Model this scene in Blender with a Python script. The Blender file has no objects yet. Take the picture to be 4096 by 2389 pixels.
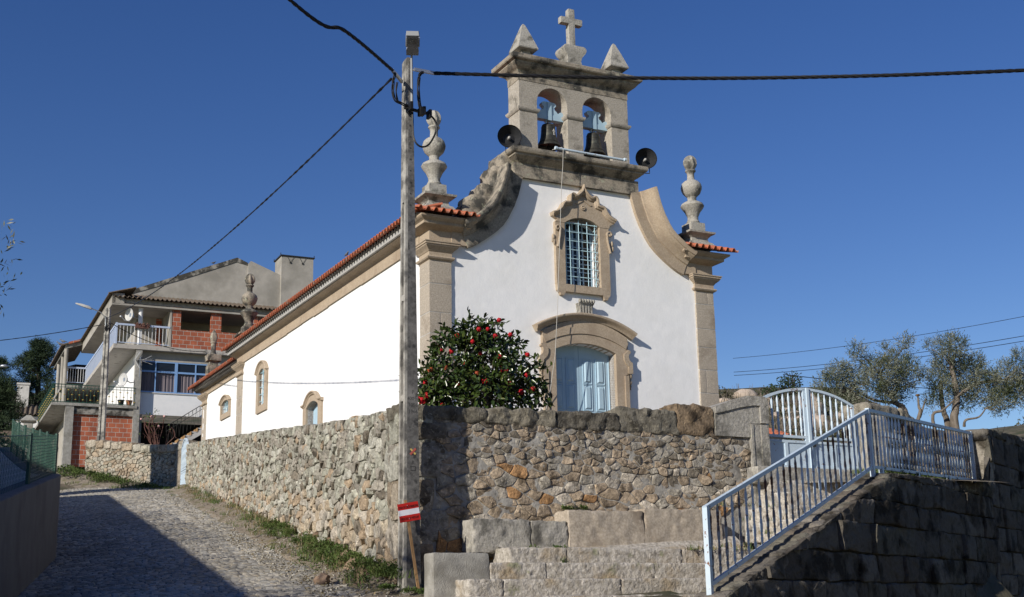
import bpy, bmesh, math, random
import numpy as np
from mathutils import Vector, Matrix, noise
from mathutils.geometry import tessellate_polygon
C = bpy.context.scene.collection
SC = bpy.context.scene
R = math.radians
rnd = random.Random(7)

# ------------------------------------------------------------------ camera
PITCH, ROLL, FPX = R(13.109), R(-1.0964), 5059.8
fw = Vector((0, math.cos(PITCH), math.sin(PITCH)))
u0 = Vector((0, -math.sin(PITCH), math.cos(PITCH)))
r0 = Vector((1, 0, 0))
rt = r0*math.cos(ROLL) + u0*math.sin(ROLL)
up = u0*math.cos(ROLL) - r0*math.sin(ROLL)
cam = bpy.data.cameras.new('camera')
cam.sensor_width = 36.0
cam.lens = 36.0*FPX/4096
cam.shift_y = 85.5/4096
cam.clip_start = .1; cam.clip_end = 3000
camo = bpy.data.objects.new('camera', cam); C.objects.link(camo)
m = Matrix((rt, up, -fw)).transposed().to_4x4(); m.translation = Vector((0, 0, 1.6))
camo.matrix_world = m
SC.camera = camo
SC.render.resolution_x = 1024; SC.render.resolution_y = 597

# ------------------------------------------------------------------ light
SUN_EL = R(23.5)
SUN_AZ = math.atan2(-.7826, -.6225)          # plan direction towards the sun
sdir = Vector((math.cos(SUN_AZ)*math.cos(SUN_EL), math.sin(SUN_AZ)*math.cos(SUN_EL), math.sin(SUN_EL)))
sun = bpy.data.lights.new('sun', 'SUN'); sun.energy = 4.6; sun.angle = R(.5); sun.color = (1, .93, .82)
suno = bpy.data.objects.new('sun', sun); C.objects.link(suno)
suno.rotation_euler = sdir.to_track_quat('Z', 'Y').to_euler()
w = bpy.data.worlds.new('World'); SC.world = w; w.use_nodes = True
nt = w.node_tree; bg = nt.nodes['Background']
sky = nt.nodes.new('ShaderNodeTexSky'); sky.sky_type = 'NISHITA'; sky.sun_disc = False
sky.sun_elevation = SUN_EL
sky.sun_rotation = math.pi/2 - SUN_AZ
sky.altitude = 600; sky.air_density = 1.0; sky.dust_density = 0.0; sky.ozone_density = 2.0
hsv = nt.nodes.new('ShaderNodeHueSaturation'); hsv.inputs['Saturation'].default_value = 1.30; hsv.inputs['Hue'].default_value = .519
nt.links.new(sky.outputs[0], hsv.inputs['Color']); nt.links.new(hsv.outputs[0], bg.inputs[0]); bg.inputs[1].default_value = .083
SC.view_settings.view_transform = 'Standard'; SC.view_settings.look = 'None'
SC.view_settings.exposure = .15; SC.view_settings.gamma = 1

# ------------------------------------------------------------------ helpers
def nz(p, s=1.0, o=0.0):
    return noise.noise((p[0]*s+o, p[1]*s-o*.7, p[2]*s+o*.3))

class MB:
    """collects shapes, then links them as one mesh object"""
    def __init__(s): s.v = []; s.f = []; s.mi = []; s.col = []; s.usecol = False; s.cc = (1, 1, 1); s.m = 0
    def vert(s, p): s.v.append(tuple(p)); s.col.append(s.cc); return len(s.v)-1
    def face(s, ids): s.f.append(tuple(ids)); s.mi.append(s.m)
    def add(s, vs, fs):
        o = len(s.v)
        for p in vs: s.vert(p)
        for f in fs: s.face([o+i for i in f])
    def box(s, x0, x1, y0, y1, z0, z1):
        s.add([(x0,y0,z0),(x1,y0,z0),(x1,y1,z0),(x0,y1,z0),(x0,y0,z1),(x1,y0,z1),(x1,y1,z1),(x0,y1,z1)],
              [(0,3,2,1),(4,5,6,7),(0,1,5,4),(1,2,6,5),(2,3,7,6),(3,0,4,7)])
    def hexa(s, P):
        s.add(P, [(0,3,2,1),(4,5,6,7),(0,1,5,4),(1,2,6,5),(2,3,7,6),(3,0,4,7)])
    def bar(s, a, b, wx, wz, upv=(0,0,1)):
        a = Vector(a); b = Vector(b); d = (b-a).normalized(); u = Vector(upv)
        if abs(d.dot(u)) > .95: u = Vector((0,1,0))
        x = d.cross(u).normalized(); z = x.cross(d).normalized()
        P = []
        for p in (a, b):
            for i, j in ((-1,-1),(1,-1),(1,1),(-1,1)): P.append(p + x*(i*wx/2) + z*(j*wz/2))
        s.add(P, [(0,1,2,3),(7,6,5,4),(0,4,5,1),(1,5,6,2),(2,6,7,3),(3,7,4,0)])
    def loft(s, rings, cap=True, close=True):
        o = len(s.v); k = len(rings[0])
        for r in rings:
            for p in r: s.vert(p)
        for i in range(len(rings)-1):
            for j in range(k if close else k-1):
                a = o+i*k+j; b = o+i*k+(j+1) % k
                s.face((a, b, b+k, a+k))
        if cap and close:
            s.face(list(range(o+k-1, o-1, -1))); e = o+(len(rings)-1)*k
            s.face(list(range(e, e+k)))
    def tube(s, path, r, n=8, cap=True):
        path = [Vector(p) for p in path]; rr = r if isinstance(r, (list, tuple)) else [r]*len(path)
        rings = []; x = None
        for i, p in enumerate(path):
            d = (path[min(i+1, len(path)-1)] - path[max(i-1, 0)])
            d = d.normalized() if d.length > 1e-9 else Vector((0,0,1))
            if x is None:
                x = d.cross(Vector((0,0,1)))
                if x.length < .1: x = d.cross(Vector((0,1,0)))
            x = (x - d*x.dot(d))
            x.normalize(); y = d.cross(x)
            rings.append([p + (x*math.cos(2*math.pi*k/n) + y*math.sin(2*math.pi*k/n))*rr[i] for k in range(n)])
        s.loft(rings, cap)
    def lathe(s, prof, c=(0,0,0), n=20, mod=None, cap=True):
        rings = []
        for r, z in prof:
            ring = []
            for k in range(n):
                a = 2*math.pi*k/n; q = r*(mod(a, z) if mod else 1)
                ring.append((c[0]+q*math.cos(a), c[1]+q*math.sin(a), c[2]+z))
            rings.append(ring)
        s.loft(rings, cap)
    def stack(s, rect, prof):
        x0, x1, y0, y1 = rect; rings = []
        for o, z in prof:
            rings.append([(x0-o,y0-o,z),(x1+o,y0-o,z),(x1+o,y1+o,z),(x0-o,y1+o,z)])
        s.loft(rings)
    def prism(s, poly, f0, f1):
        """poly: list of 2-d points; f0,f1 map a 2-d point to 3-d front/back"""
        k = len(poly); o = len(s.v)
        for p in poly: s.vert(f0(p))
        for p in poly: s.vert(f1(p))
        s.face(range(o, o+k)); s.face(range(o+2*k-1, o+k-1, -1))
        for i in range(k):
            j = (i+1) % k; s.face((o+i, o+k+i, o+k+j, o+j))
    def pxz(s, poly, y0, y1): s.prism(poly, lambda p: (p[0], y0, p[1]), lambda p: (p[0], y1, p[1]))
    def holed(s, outer, holes, f, depth_f):
        """flat face with holes; f maps 2-d to 3-d, depth_f to the back of the reveals"""
        L = [[Vector((p[0], p[1], 0)) for p in outer]] + [[Vector((p[0], p[1], 0)) for p in h] for h in holes]
        flat = [p for l in L for p in l]; o = len(s.v)
        for p in flat: s.vert(f((p.x, p.y)))
        for t in tessellate_polygon(L): s.face([o+i for i in t])
        for h in holes:
            o2 = len(s.v); k = len(h)
            for p in h: s.vert(f(p))
            for p in h: s.vert(depth_f(p))
            for i in range(k):
                j = (i+1) % k; s.face((o2+i, o2+j, o2+k+j, o2+k+i))
    def sweep(s, path, prof, f, closed=False, endcap=True):
        """path of 2-d points; prof of (n, d): n sideways of the path (left of travel), d depth; f(p2, d) -> 3-d"""
        rings = []; N = len(path)
        P = [Vector((p[0], p[1])) for p in path]
        for i, p in enumerate(P):
            d1 = (P[i]-P[i-1]).normalized() if i > 0 else (P[1]-P[0]).normalized()
            d2 = (P[i+1]-P[i]).normalized() if i < N-1 else (P[-1]-P[-2]).normalized()
            n1 = Vector((-d1.y, d1.x)); n2 = Vector((-d2.y, d2.x)); b = (n1+n2)
            b = b/max(.35, b.length_squared)*2 if b.length > 1e-6 else n1
            rings.append([f(p + b*n_, d_) for n_, d_ in prof])
        s.loft(rings, cap=endcap)
    def rough(s, c, half, ax=None, res=4, amp=.02, rad=.04, seed=0, freq=3.0):
        """a hand-cut stone block: rounded box with noisy faces"""
        A = ax or (Vector((1,0,0)), Vector((0,1,0)), Vector((0,0,1))); c = Vector(c); hx = Vector(half)
        n = [max(2, int(res*min(4, h/min(half)))) for h in half]; key = {}; rad = min(rad, min(half)*.9)
        def pt(i, j, k):
            q = (i, j, k)
            if q in key: return key[q]
            p = Vector(((i/n[0]*2-1)*hx[0], (j/n[1]*2-1)*hx[1], (k/n[2]*2-1)*hx[2]))
            inn = Vector([max(-hx[a]+rad, min(hx[a]-rad, p[a])) for a in range(3)])
            d = p-inn
            if d.length > 1e-9: p = inn + d.normalized()*rad
            g = c + A[0]*p[0] + A[1]*p[1] + A[2]*p[2]
            dn = (p-inn*.9).normalized() if (p-inn*.9).length > 1e-6 else Vector((0,0,1))
            e = (noise.noise((g*freq)+Vector((seed*3.1,0,seed)))*.7 + noise.noise((g*freq*2.7)+Vector((seed,0,0)))*.5)*amp
            g = g + (A[0]*dn[0] + A[1]*dn[1] + A[2]*dn[2])*e
            key[q] = s.vert(g); return key[q]
        X, Y, Z = n
        for i in range(X):
            for j in range(Y):
                s.face((pt(i,j,0), pt(i,j+1,0), pt(i+1,j+1,0), pt(i+1,j,0)))
                s.face((pt(i,j,Z), pt(i+1,j,Z), pt(i+1,j+1,Z), pt(i,j+1,Z)))
        for i in range(X):
            for k in range(Z):
                s.face((pt(i,0,k), pt(i+1,0,k), pt(i+1,0,k+1), pt(i,0,k+1)))
                s.face((pt(i,Y,k), pt(i,Y,k+1), pt(i+1,Y,k+1), pt(i+1,Y,k)))
        for j in range(Y):
            for k in range(Z):
                s.face((pt(0,j,k), pt(0,j,k+1), pt(0,j+1,k+1), pt(0,j+1,k)))
                s.face((pt(X,j,k), pt(X,j+1,k), pt(X,j+1,k+1), pt(X,j,k+1)))
    def ball(s, c, r, n=10, m=7, sc=(1,1,1), amp=0, freq=2, seed=0, flat=None):
        rings = []; c = Vector(c)
        for i in range(1, m):
            t = math.pi*i/m; ring = []
            for k in range(n):
                a = 2*math.pi*k/n
                d = Vector((math.sin(t)*math.cos(a), math.sin(t)*math.sin(a), -math.cos(t)))
                q = 1+amp*(noise.noise(d*freq+Vector((seed,seed*2,0)))+.5*noise.noise(d*freq*2.3+Vector((seed,0,seed))))
                ring.append(c+Vector((d.x*sc[0], d.y*sc[1], d.z*sc[2]))*r*q)
            rings.append(ring)
        s.loft(rings)
    def build(s, name, mat, parent=None, smooth=35, recalc=True, loc=None):
        me = bpy.data.meshes.new(name); me.from_pydata(s.v, [], s.f)
        mats = mat if isinstance(mat, (list, tuple)) else [mat]
        for m_ in mats: me.materials.append(m_)
        if len(mats) > 1: me.polygons.foreach_set('material_index', s.mi)
        if s.usecol:
            ca = me.color_attributes.new('tint', 'FLOAT_COLOR', 'POINT')
            ca.data.foreach_set('color', [x for c in s.col for x in (c[0], c[1], c[2], 1.0)])
        if recalc:
            b = bmesh.new(); b.from_mesh(me); bmesh.ops.recalc_face_normals(b, faces=b.faces); b.to_mesh(me); b.free()
        if smooth:
            me.polygons.foreach_set('use_smooth', [True]*len(me.polygons))
            if smooth < 180: me.set_sharp_from_angle(angle=R(smooth))
        me.update()
        o = bpy.data.objects.new(name, me); C.objects.link(o)
        if parent: o.parent = parent
        if loc: o.location = loc
        return o

def tag(o, label=None, cat=None, group=None, kind=None):
    if label: o['label'] = label
    if cat: o['category'] = cat
    if group: o['group'] = group
    if kind: o['kind'] = kind
    return o
def thing(name, label, cat, loc=(0,0,0), rz=0, group=None):
    o = bpy.data.objects.new(name, None); o.empty_display_size = .2; C.objects.link(o)
    o.location = loc; o.rotation_euler = (0, 0, rz)
    return tag(o, label, cat, group)
def dup(o, parent=None, loc=None, rz=None):
    c = o.copy(); C.objects.link(c)
    if parent: c.parent = parent
    if loc is not None: c.location = loc
    if rz is not None: c.rotation_euler = (0, 0, rz)
    for ch in list(o.children): dup(ch, c)
    return c
def arc(cx, z0, half, rise, n=12, a0=0, a1=1):
    """points of a shallow arch from left to right, ends at z0, crown z0+rise"""
    rr = (half*half+rise*rise)/(2*rise); th = math.asin(min(1, half/rr)) if rise <= half else math.pi-math.asin(half/rr)
    return [(cx+rr*math.sin(-th+2*th*t), z0+rise-rr+rr*math.cos(-th+2*th*t)) for t in [a0+(a1-a0)*i/n for i in range(n+1)]]

# ------------------------------------------------------------------ materials
def mat(name, c1, c2=None, scale=8, rough=.85, bump=.3, bscale=40, bdist=.01, c3=None, s3=1.2, t3=(.5,.62), metal=0, spec=.3,
        tint=False, detail=4, stretch=None, bump2=None, c4=None, s4=.5, t4=(.55,.7), trans=0, coat=0):
    m = bpy.data.materials.new(name); m.use_nodes = True; t = m.node_tree; N = t.nodes; L = t.links
    b = N['Principled BSDF']; b.inputs['Roughness'].default_value = rough; b.inputs['Metallic'].default_value = metal
    b.inputs['Specular IOR Level'].default_value = spec
    if trans: b.inputs['Transmission Weight'].default_value = trans
    if coat: b.inputs['Coat Weight'].default_value = coat
    tc = N.new('ShaderNodeTexCoord'); src = tc.outputs['Object']
    if stretch:
        mp = N.new('ShaderNodeMapping'); mp.inputs['Scale'].default_value = stretch; L.new(src, mp.inputs[0]); src = mp.outputs[0]
    def no(sc, det=detail, r=.6):
        n = N.new('ShaderNodeTexNoise'); n.inputs['Scale'].default_value = sc; n.inputs['Detail'].default_value = det
        n.inputs['Roughness'].default_value = r; L.new(src, n.inputs['Vector']); return n.outputs[0]
    def ramp(f, a, bb):
        r_ = N.new('ShaderNodeMapRange'); r_.inputs[1].default_value = a; r_.inputs[2].default_value = bb; L.new(f, r_.inputs[0]); return r_.outputs[0]
    def mix(f, a, bb, mode='MIX'):
        x = N.new('ShaderNodeMix'); x.data_type = 'RGBA'; x.blend_type = mode
        if isinstance(f, (int, float)): x.inputs[0].default_value = f
        else: L.new(f, x.inputs[0])
        for i, q in ((6, a), (7, bb)):
            if isinstance(q, tuple): x.inputs[i].default_value = (*q, 1)
            else: L.new(q, x.inputs[i])
        return x.outputs[2]
    col = c1
    if c2: col = mix(ramp(no(scale), .38, .62), c1, c2)
    if c3: col = mix(ramp(no(s3), *t3), col, c3)
    if c4: col = mix(ramp(no(s4, 5), *t4), col, c4)
    if tint:
        at = N.new('ShaderNodeAttribute'); at.attribute_name = 'tint'; col = mix(1.0, col, at.outputs['Color'], 'MULTIPLY')
    if isinstance(col, tuple): b.inputs['Base Color'].default_value = (*col, 1)
    else: L.new(col, b.inputs['Base Color'])
    if bump:
        bp = N.new('ShaderNodeBump'); bp.inputs['Strength'].default_value = bump; bp.inputs['Distance'].default_value = bdist
        h = no(bscale, 5, .65)
        if bump2:
            mx = N.new('ShaderNodeMath'); mx.operation = 'MULTIPLY_ADD'; L.new(no(bump2, 3), mx.inputs[0]); mx.inputs[1].default_value = 2.0; L.new(h, mx.inputs[2]); h = mx.outputs[0]
        L.new(h, bp.inputs['Height']); L.new(bp.outputs[0], b.inputs['Normal'])
    return m

def brickmat(name, c1, c2, mort, bw, bh, msz=.012, rough=.85, axis='XZ'):
    m = bpy.data.materials.new(name); m.use_nodes = True; t = m.node_tree; N = t.nodes; L = t.links
    b = N['Principled BSDF']; b.inputs['Roughness'].default_value = rough
    tc = N.new('ShaderNodeTexCoord'); sp = N.new('ShaderNodeSeparateXYZ'); L.new(tc.outputs['Object'], sp.inputs[0])
    cb = N.new('ShaderNodeCombineXYZ'); L.new(sp.outputs[0 if axis[0] == 'X' else 1], cb.inputs[0]); L.new(sp.outputs[2], cb.inputs[1])
    ns = N.new('ShaderNodeTexNoise'); ns.inputs['Scale'].default_value = 9; L.new(tc.outputs['Object'], ns.inputs['Vector'])
    ad = N.new('ShaderNodeVectorMath'); ad.operation = 'MULTIPLY_ADD'; L.new(ns.outputs[1], ad.inputs[0]); ad.inputs[1].default_value = (.02,.02,0); L.new(cb.outputs[0], ad.inputs[2])
    br = N.new('ShaderNodeTexBrick'); L.new(ad.outputs[0], br.inputs['Vector'])
    br.inputs['Color1'].default_value = (*c1, 1); br.inputs['Color2'].default_value = (*c2, 1); br.inputs['Mortar'].default_value = (*mort, 1)
    br.inputs['Scale'].default_value = 1; br.inputs['Mortar Size'].default_value = msz; br.inputs['Brick Width'].default_value = bw; br.inputs['Row Height'].default_value = bh
    br.inputs['Bias'].default_value = -.1; br.inputs['Mortar Smooth'].default_value = .2
    n2 = N.new('ShaderNodeTexNoise'); n2.inputs['Scale'].default_value = 2.2; n2.inputs['Detail'].default_value = 5; L.new(tc.outputs['Object'], n2.inputs['Vector'])
    hs = N.new('ShaderNodeMapRange'); hs.inputs[1].default_value = .3; hs.inputs[2].default_value = .7; hs.inputs[3].default_value = .7; hs.inputs[4].default_value = 1.15; L.new(n2.outputs[0], hs.inputs[0])
    mm = N.new('ShaderNodeVectorMath'); mm.operation = 'SCALE'; L.new(br.outputs[0], mm.inputs[0]); L.new(hs.outputs[0], mm.inputs['Scale'])
    L.new(mm.outputs[0], b.inputs['Base Color'])
    bp = N.new('ShaderNodeBump'); bp.inputs['Strength'].default_value = .6; bp.inputs['Distance'].default_value = .015; bp.invert = True
    L.new(br.outputs['Fac'], bp.inputs['Height']); L.new(bp.outputs[0], b.inputs['Normal'])
    return m

MT = {}
MT['granite'] = mat('granite_ashlar', (.325,.28,.225), (.45,.395,.325), 30, .9, .55, 55, .012, c3=(.24,.195,.15), s3=1.6, t3=(.52,.7), detail=6, c4=(.52,.45,.36), s4=14, t4=(.56,.7))
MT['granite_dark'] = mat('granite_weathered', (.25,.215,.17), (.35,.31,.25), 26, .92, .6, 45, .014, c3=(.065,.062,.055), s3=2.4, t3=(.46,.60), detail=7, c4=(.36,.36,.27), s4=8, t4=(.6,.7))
MT['granite_grey'] = mat('granite_grey', (.30,.285,.25), (.42,.40,.36), 26, .92, .8, 24, .022, c3=(.12,.115,.10), s3=2.8, t3=(.5,.66), detail=7, c4=(.45,.44,.36), s4=9, t4=(.6,.7))
MT['granite_trim'] = mat('granite_trim', (.345,.275,.20), (.44,.36,.27), 26, .88, .4, 60, .008, c3=(.31,.24,.175), s3=1.8, t3=(.5,.7), detail=6)
MT['joint'] = mat('pointing_mortar', (.42,.41,.39), (.5,.49,.46), 12, .95, .2, 60)
MT['granite_tower'] = mat('belfry_granite', (.315,.285,.24), (.42,.385,.335), 26, .92, .8, 24, .02, c3=(.17,.155,.13), s3=1.9, t3=(.52,.68), detail=7, c4=(.47,.44,.38), s4=12, t4=(.58,.7))
MT['glare_pane'] = mat('window_pane_glare', (.42,.47,.50), (.28,.32,.35), 3, .2, 0, spec=.5)  # pale base colour paints a bright reflection into the side panes
MT['plaster'] = mat('white_limewash', (.86,.86,.86), (.82,.825,.83), 3, .8, .38, 30, .008, c3=(.775,.775,.765), s3=.8, t3=(.45,.75), bump2=5)
MT['stone_tint'] = mat('rubble_stone', (.66,.65,.63), (1.0,.99,.97), 13, .95, 1.0, 26, .035, tint=True, c3=(.30,.285,.26), s3=6, t3=(.50,.66), detail=8, c4=(1.3,1.28,1.2), s4=20, t4=(.56,.66))
MT['mortar'] = mat('wall_mortar', (.30,.285,.26), (.40,.385,.35), 9, .95, .8, 24, .02, c3=(.17,.16,.145), s3=3, t3=(.5,.7))
MT['mortar_dark'] = mat('earth_joint', (.045,.04,.033), (.10,.09,.075), 8, .98, .8, 24, .03)
MT['tile'] = mat('orange_roof_tile', (.46,.135,.065), (.33,.10,.055), 7, .8, .3, 50, .006, c3=(.27,.22,.17), s3=6, t3=(.55,.68))
MT['tile_grey'] = mat('grey_mortar_tile', (.15,.145,.135), (.22,.21,.195), 9, .9, .4, 40)
MT['tile_brown'] = mat('brown_roof_tile', (.15,.11,.075), (.09,.075,.06), 6, .85, .4, 40, c3=(.24,.2,.15), s3=9, t3=(.55,.7))
MT['fascia'] = mat('grey_fascia', (.42,.415,.40), (.36,.355,.34), 5, .9, .2, 40)
MT['bluewood'] = mat('light_blue_paint', (.40,.55,.66), (.36,.51,.62), 3, .45, .08, 30, .004, spec=.4)
MT['blueiron'] = mat('blue_white_iron_paint', (.55,.65,.73), (.49,.60,.70), 5, .45, .12, 60, .004, c3=(.19,.08,.04), s3=17, t3=(.63,.67), spec=.4)
MT['blueiron_rust'] = mat('rusted_blue_iron_paint', (.40,.44,.46), (.30,.32,.33), 6, .55, .3, 60, .004, c3=(.11,.048,.028), s3=3.2, t3=(.46,.54), spec=.3)
MT['grille'] = mat('blue_grille_paint', (.42,.62,.70), None, rough=.45, bump=0)
MT['glass'] = mat('dark_glass', (.012,.016,.022), None, rough=.05, bump=0, spec=.5)
MT['dark'] = mat('dark_interior', (.012,.011,.011), None, rough=.9, bump=0)
MT['bronze'] = mat('bell_bronze', (.085,.08,.065), (.055,.055,.048), 14, .5, .15, 30, metal=.6, c3=(.13,.135,.105), s3=6, t3=(.55,.7))
MT['black'] = mat('black_rubber', (.012,.012,.013), None, rough=.5, bump=0)
MT['horn'] = mat('grey_horn_paint', (.022,.023,.026), (.03,.031,.034), 20, .6, 0, spec=.12)
MT['concrete'] = mat('grey_concrete', (.27,.262,.24), (.36,.35,.32), 7, .92, .5, 30, .01, c3=(.19,.18,.155), s3=2, t3=(.5,.7), bump2=60)
MT['concrete_pole'] = mat('pole_concrete', (.33,.315,.28), (.42,.405,.365), 22, .92, .55, 45, .01, c3=(.13,.125,.115), s3=4.5, t3=(.46,.62), detail=6)
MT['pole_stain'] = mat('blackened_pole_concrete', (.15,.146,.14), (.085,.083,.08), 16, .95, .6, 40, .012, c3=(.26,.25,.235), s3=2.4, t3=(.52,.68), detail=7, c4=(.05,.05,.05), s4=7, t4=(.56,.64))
MT['concrete_light'] = mat('pale_concrete', (.46,.45,.43), (.54,.53,.51), 5, .9, .25, 30)
MT['render_grey'] = mat('grey_render', (.34,.32,.285), (.41,.385,.345), 2.2, .92, .3, 20, .01, c3=(.27,.255,.225), s3=.7, t3=(.45,.65))
MT['render_stain'] = mat('stained_render', (.34,.32,.285), (.39,.37,.33), 2.2, .92, .3, 20, .01, c3=(.075,.07,.06), s3=1.1, t3=(.47,.62), stretch=(1,1,.35))
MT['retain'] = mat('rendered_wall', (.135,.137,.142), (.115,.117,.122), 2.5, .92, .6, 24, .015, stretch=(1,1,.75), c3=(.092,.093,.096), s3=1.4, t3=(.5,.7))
MT['white'] = mat('white_paint', (.80,.80,.80), (.76,.765,.77), 4, .6, .05, 30)
MT['alu'] = mat('blue_aluminium', (.20,.35,.62), None, rough=.4, bump=0, spec=.4)
MT['balc'] = mat('pale_blue_paint', (.42,.50,.66), (.47,.54,.69), 4, .45, 0, spec=.4)
MT['curtain'] = mat('window_curtain', (.20,.17,.18), (.13,.115,.135), 3, .9, .3, 12, .03, stretch=(6,6,.2))
MT['brick'] = brickmat('hollow_brick', (.40,.115,.055), (.31,.085,.045), (.42,.38,.34), .33, .212, .010)
MT['greenpaint'] = mat('dark_green_paint', (.028,.085,.062), (.022,.065,.05), 6, .5, .1, 40)
MT['gold'] = mat('gold_paint', (.42,.30,.07), None, rough=.45, bump=0)
MT['darkiron'] = mat('dark_iron', (.03,.03,.03), None, rough=.6, bump=0)
MT['galv'] = mat('galvanised_steel', (.48,.5,.52), (.4,.42,.44), 14, .35, .05, 40, metal=.7)
MT['lampgrey'] = mat('lamp_grey', (.30,.31,.32), None, rough=.5, bump=0)
MT['lens'] = mat('lamp_lens', (.12,.12,.11), None, rough=.2, bump=0, spec=.6)
MT['red'] = mat('sign_red', (.50,.018,.014), None, rough=.45, bump=0, spec=.4)
MT['signwhite'] = mat('sign_white', (.74,.74,.80), None, rough=.45, bump=0, spec=.4)
MT['signtext'] = mat('sign_lettering', (.09,.012,.012), None, rough=.6, bump=0)
MT['wood'] = mat('raw_wood', (.38,.235,.115), (.30,.18,.085), 12, .8, .3, 40, stretch=(6,6,.6))
MT['bark'] = mat('grey_bark', (.20,.17,.14), (.12,.10,.08), 14, .95, .8, 30, .02, stretch=(1,1,.4))
MT['bark_dark'] = mat('dark_bark', (.075,.06,.045), (.045,.035,.028), 14, .95, .6, 30, .02)
MT['camleaf'] = mat('camellia_leaf', (.050,.078,.016), (.024,.044,.010), 3.5, .26, 0, spec=.5, c3=(.10,.115,.024), s3=6, t3=(.58,.66))
MT['petal'] = mat('red_petal', (.50,.008,.016), (.30,.004,.010), 20, .55, 0)
MT['petal_old'] = mat('faded_petal', (.42,.10,.03), (.30,.06,.03), 20, .7, 0)
MT['olive'] = mat('olive_leaf', (.10,.112,.068), (.20,.21,.165), 9, .5, 0, c3=(.05,.064,.026), s3=2.6, t3=(.48,.56))
MT['pine'] = mat('pine_needles', (.018,.036,.018), (.036,.058,.022), 1.2, .75, 0)
MT['scrub'] = mat('hill_scrub', (.05,.056,.026), (.085,.078,.042), 1.5, .9, 0, c3=(.12,.10,.07), s3=1, t3=(.55,.65))
MT['weed'] = mat('weed_leaf', (.055,.095,.022), (.09,.125,.03), 4, .7, 0)
MT['drygrass'] = mat('dry_grass', (.24,.19,.11), (.17,.14,.07), 6, .9, 0)
MT['dirt'] = mat('verge_dirt', (.20,.165,.125), (.27,.235,.19), 10, .95, .9, 30, .02, c3=(.12,.115,.05), s3=3, t3=(.52,.66))
MT['soil'] = mat('hill_soil', (.12,.10,.07), (.17,.14,.10), 1.6, .95, .6, 8, .1, c3=(.06,.065,.035), s3=.5, t3=(.42,.6))
MT['cobble'] = mat('road_setts', (.80,.79,.76), (1.0,.985,.95), 22, .9, .7, 40, .012, tint=True, c3=(.6,.585,.55), s3=.9, t3=(.5,.75))
MT['boulder'] = mat('hill_boulder', (.42,.34,.27), (.52,.43,.35), 1.5, .92, .6, 6, .1, c3=(.30,.26,.22), s3=.6, t3=(.5,.7))
MT['terra'] = mat('terracotta', (.36,.14,.07), None, rough=.8, bump=0)
MT['dish'] = mat('dish_grey', (.55,.55,.54), (.46,.46,.45), 6, .5, 0)
MT['birdgrey'] = mat('bird_feather', (.10,.11,.13), (.17,.18,.2), 20, .7, 0)
MT['yellow'] = mat('yellow_paint', (.60,.45,.13), None, rough=.8, bump=0)
MT['redpaint'] = mat('red_paint', (.42,.10,.08), None, rough=.8, bump=0)
MT['ink'] = mat('stamped_mark', (.05,.05,.05), None, rough=.9, bump=0)
MT['cordgrey'] = mat('cord', (.48,.46,.42), None, rough=.8, bump=0)
MT['rosestem'] = mat('rose_stem', (.16,.075,.06), (.10,.05,.04), 8, .7, 0)
MT['pink'] = mat('pink_petal', (.65,.38,.36), None, rough=.7, bump=0)

YAW = R(27.4564)
WO = Vector((-1.52, 16.8, 0))       # corner of the churchyard wall
CO = Vector((-2.007, 30.0, 0))      # front left corner of the church
XD = Vector((math.cos(YAW), math.sin(YAW), 0)); YD = Vector((-math.sin(YAW), math.cos(YAW), 0))
LD = Vector((-.3465, .9380, 0)); LL = 27.15    # lane wall: direction and length
RD = Vector((.594, .804, 0)); RN = Vector((-.804, .594, 0))   # stair railing line
def wpt(x, y, z=0): return WO + XD*x + YD*y + Vector((0, 0, z))
def smooth(a, b, x):
    t = max(0, min(1, (x-a)/(b-a))); return t*t*(3-2*t)
def zroad(y):
    if y < 14: return .111*y
    if y < 20:
        t = (y-14)/6; return .111*14 + 6*(.111*t + (.155-.111)*t*t/2)
    base = .111*14 + 6*(.111+.022)
    if y < 56: return base + .155*(y-20)
    return base + .155*36 + .19*(y-56)

# ------------------------------------------------------------------ ground
def gz(x, y):
    z = zroad(y)
    z += .55*math.exp(-((x+17.5)**2/9 + (y-49)**2/16))
    if y < 24: z -= .16*max(0, x-1.8)*smooth(24, 18, y)
    d = y-24
    if d > 0:
        hill = 3.7 + .13*d + .00125*d*d if d < 66 else 3.7+.13*66+.00125*66*66-.10*(d-66)
        k = smooth(.34, .25, x/max(y, 1))*smooth(3, 9, x)
        z = z*(1-k) + (hill*k if k else 0)
        kr = smooth(.29, .40, x/max(y, 1))*smooth(2, 8, x)
        z -= kr*min(.1*d, 9)
        if y > 95: z -= .10*(y-95) if x > 0 else 0
        z -= .55*smooth(42, 64, d)*k if d > 0 else 0
        z += .45*smooth(30, 60, d)*noise.noise((x*.09, y*.09, 1)) + .35*smooth(25, 40, d)*noise.noise((x*.4, y*.4, 4))
    else: z += .01*noise.noise((x*.8, y*.8, 2))
    sd = -((x-2.25)*-.804 + (y-15.1)*.594)          # outside the stair railing line the ground drops away
    if y < 60: z = z*(1-smooth(-.1, 1.0, sd)*smooth(60, 40, y)) + min(z, .3)*smooth(-.1, 1.0, sd)*smooth(60, 40, y)
    return z
xs = sorted(set([-220,-160,-120,-90,-70]+[x*2.0 for x in range(-28, 36)]+[80,95,120,160,220]))
ys = sorted(set([-60,-30,-10,0,5]+[y*1.0 for y in range(8, 40)]+[40+y*2.0 for y in range(0, 50)]+[145,160,180,220,300]))
g = MB()
for y in ys:
    for x in xs: g.vert((x, y, gz(x, y)-.02))
nx = len(xs)
for j in range(len(ys)-1):
    for i in range(nx-1):
        a = j*nx+i; g.face((a, a+1, a+1+nx, a+nx))
tag(g.build('ground', MT['soil'], smooth=180), kind='structure')

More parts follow.
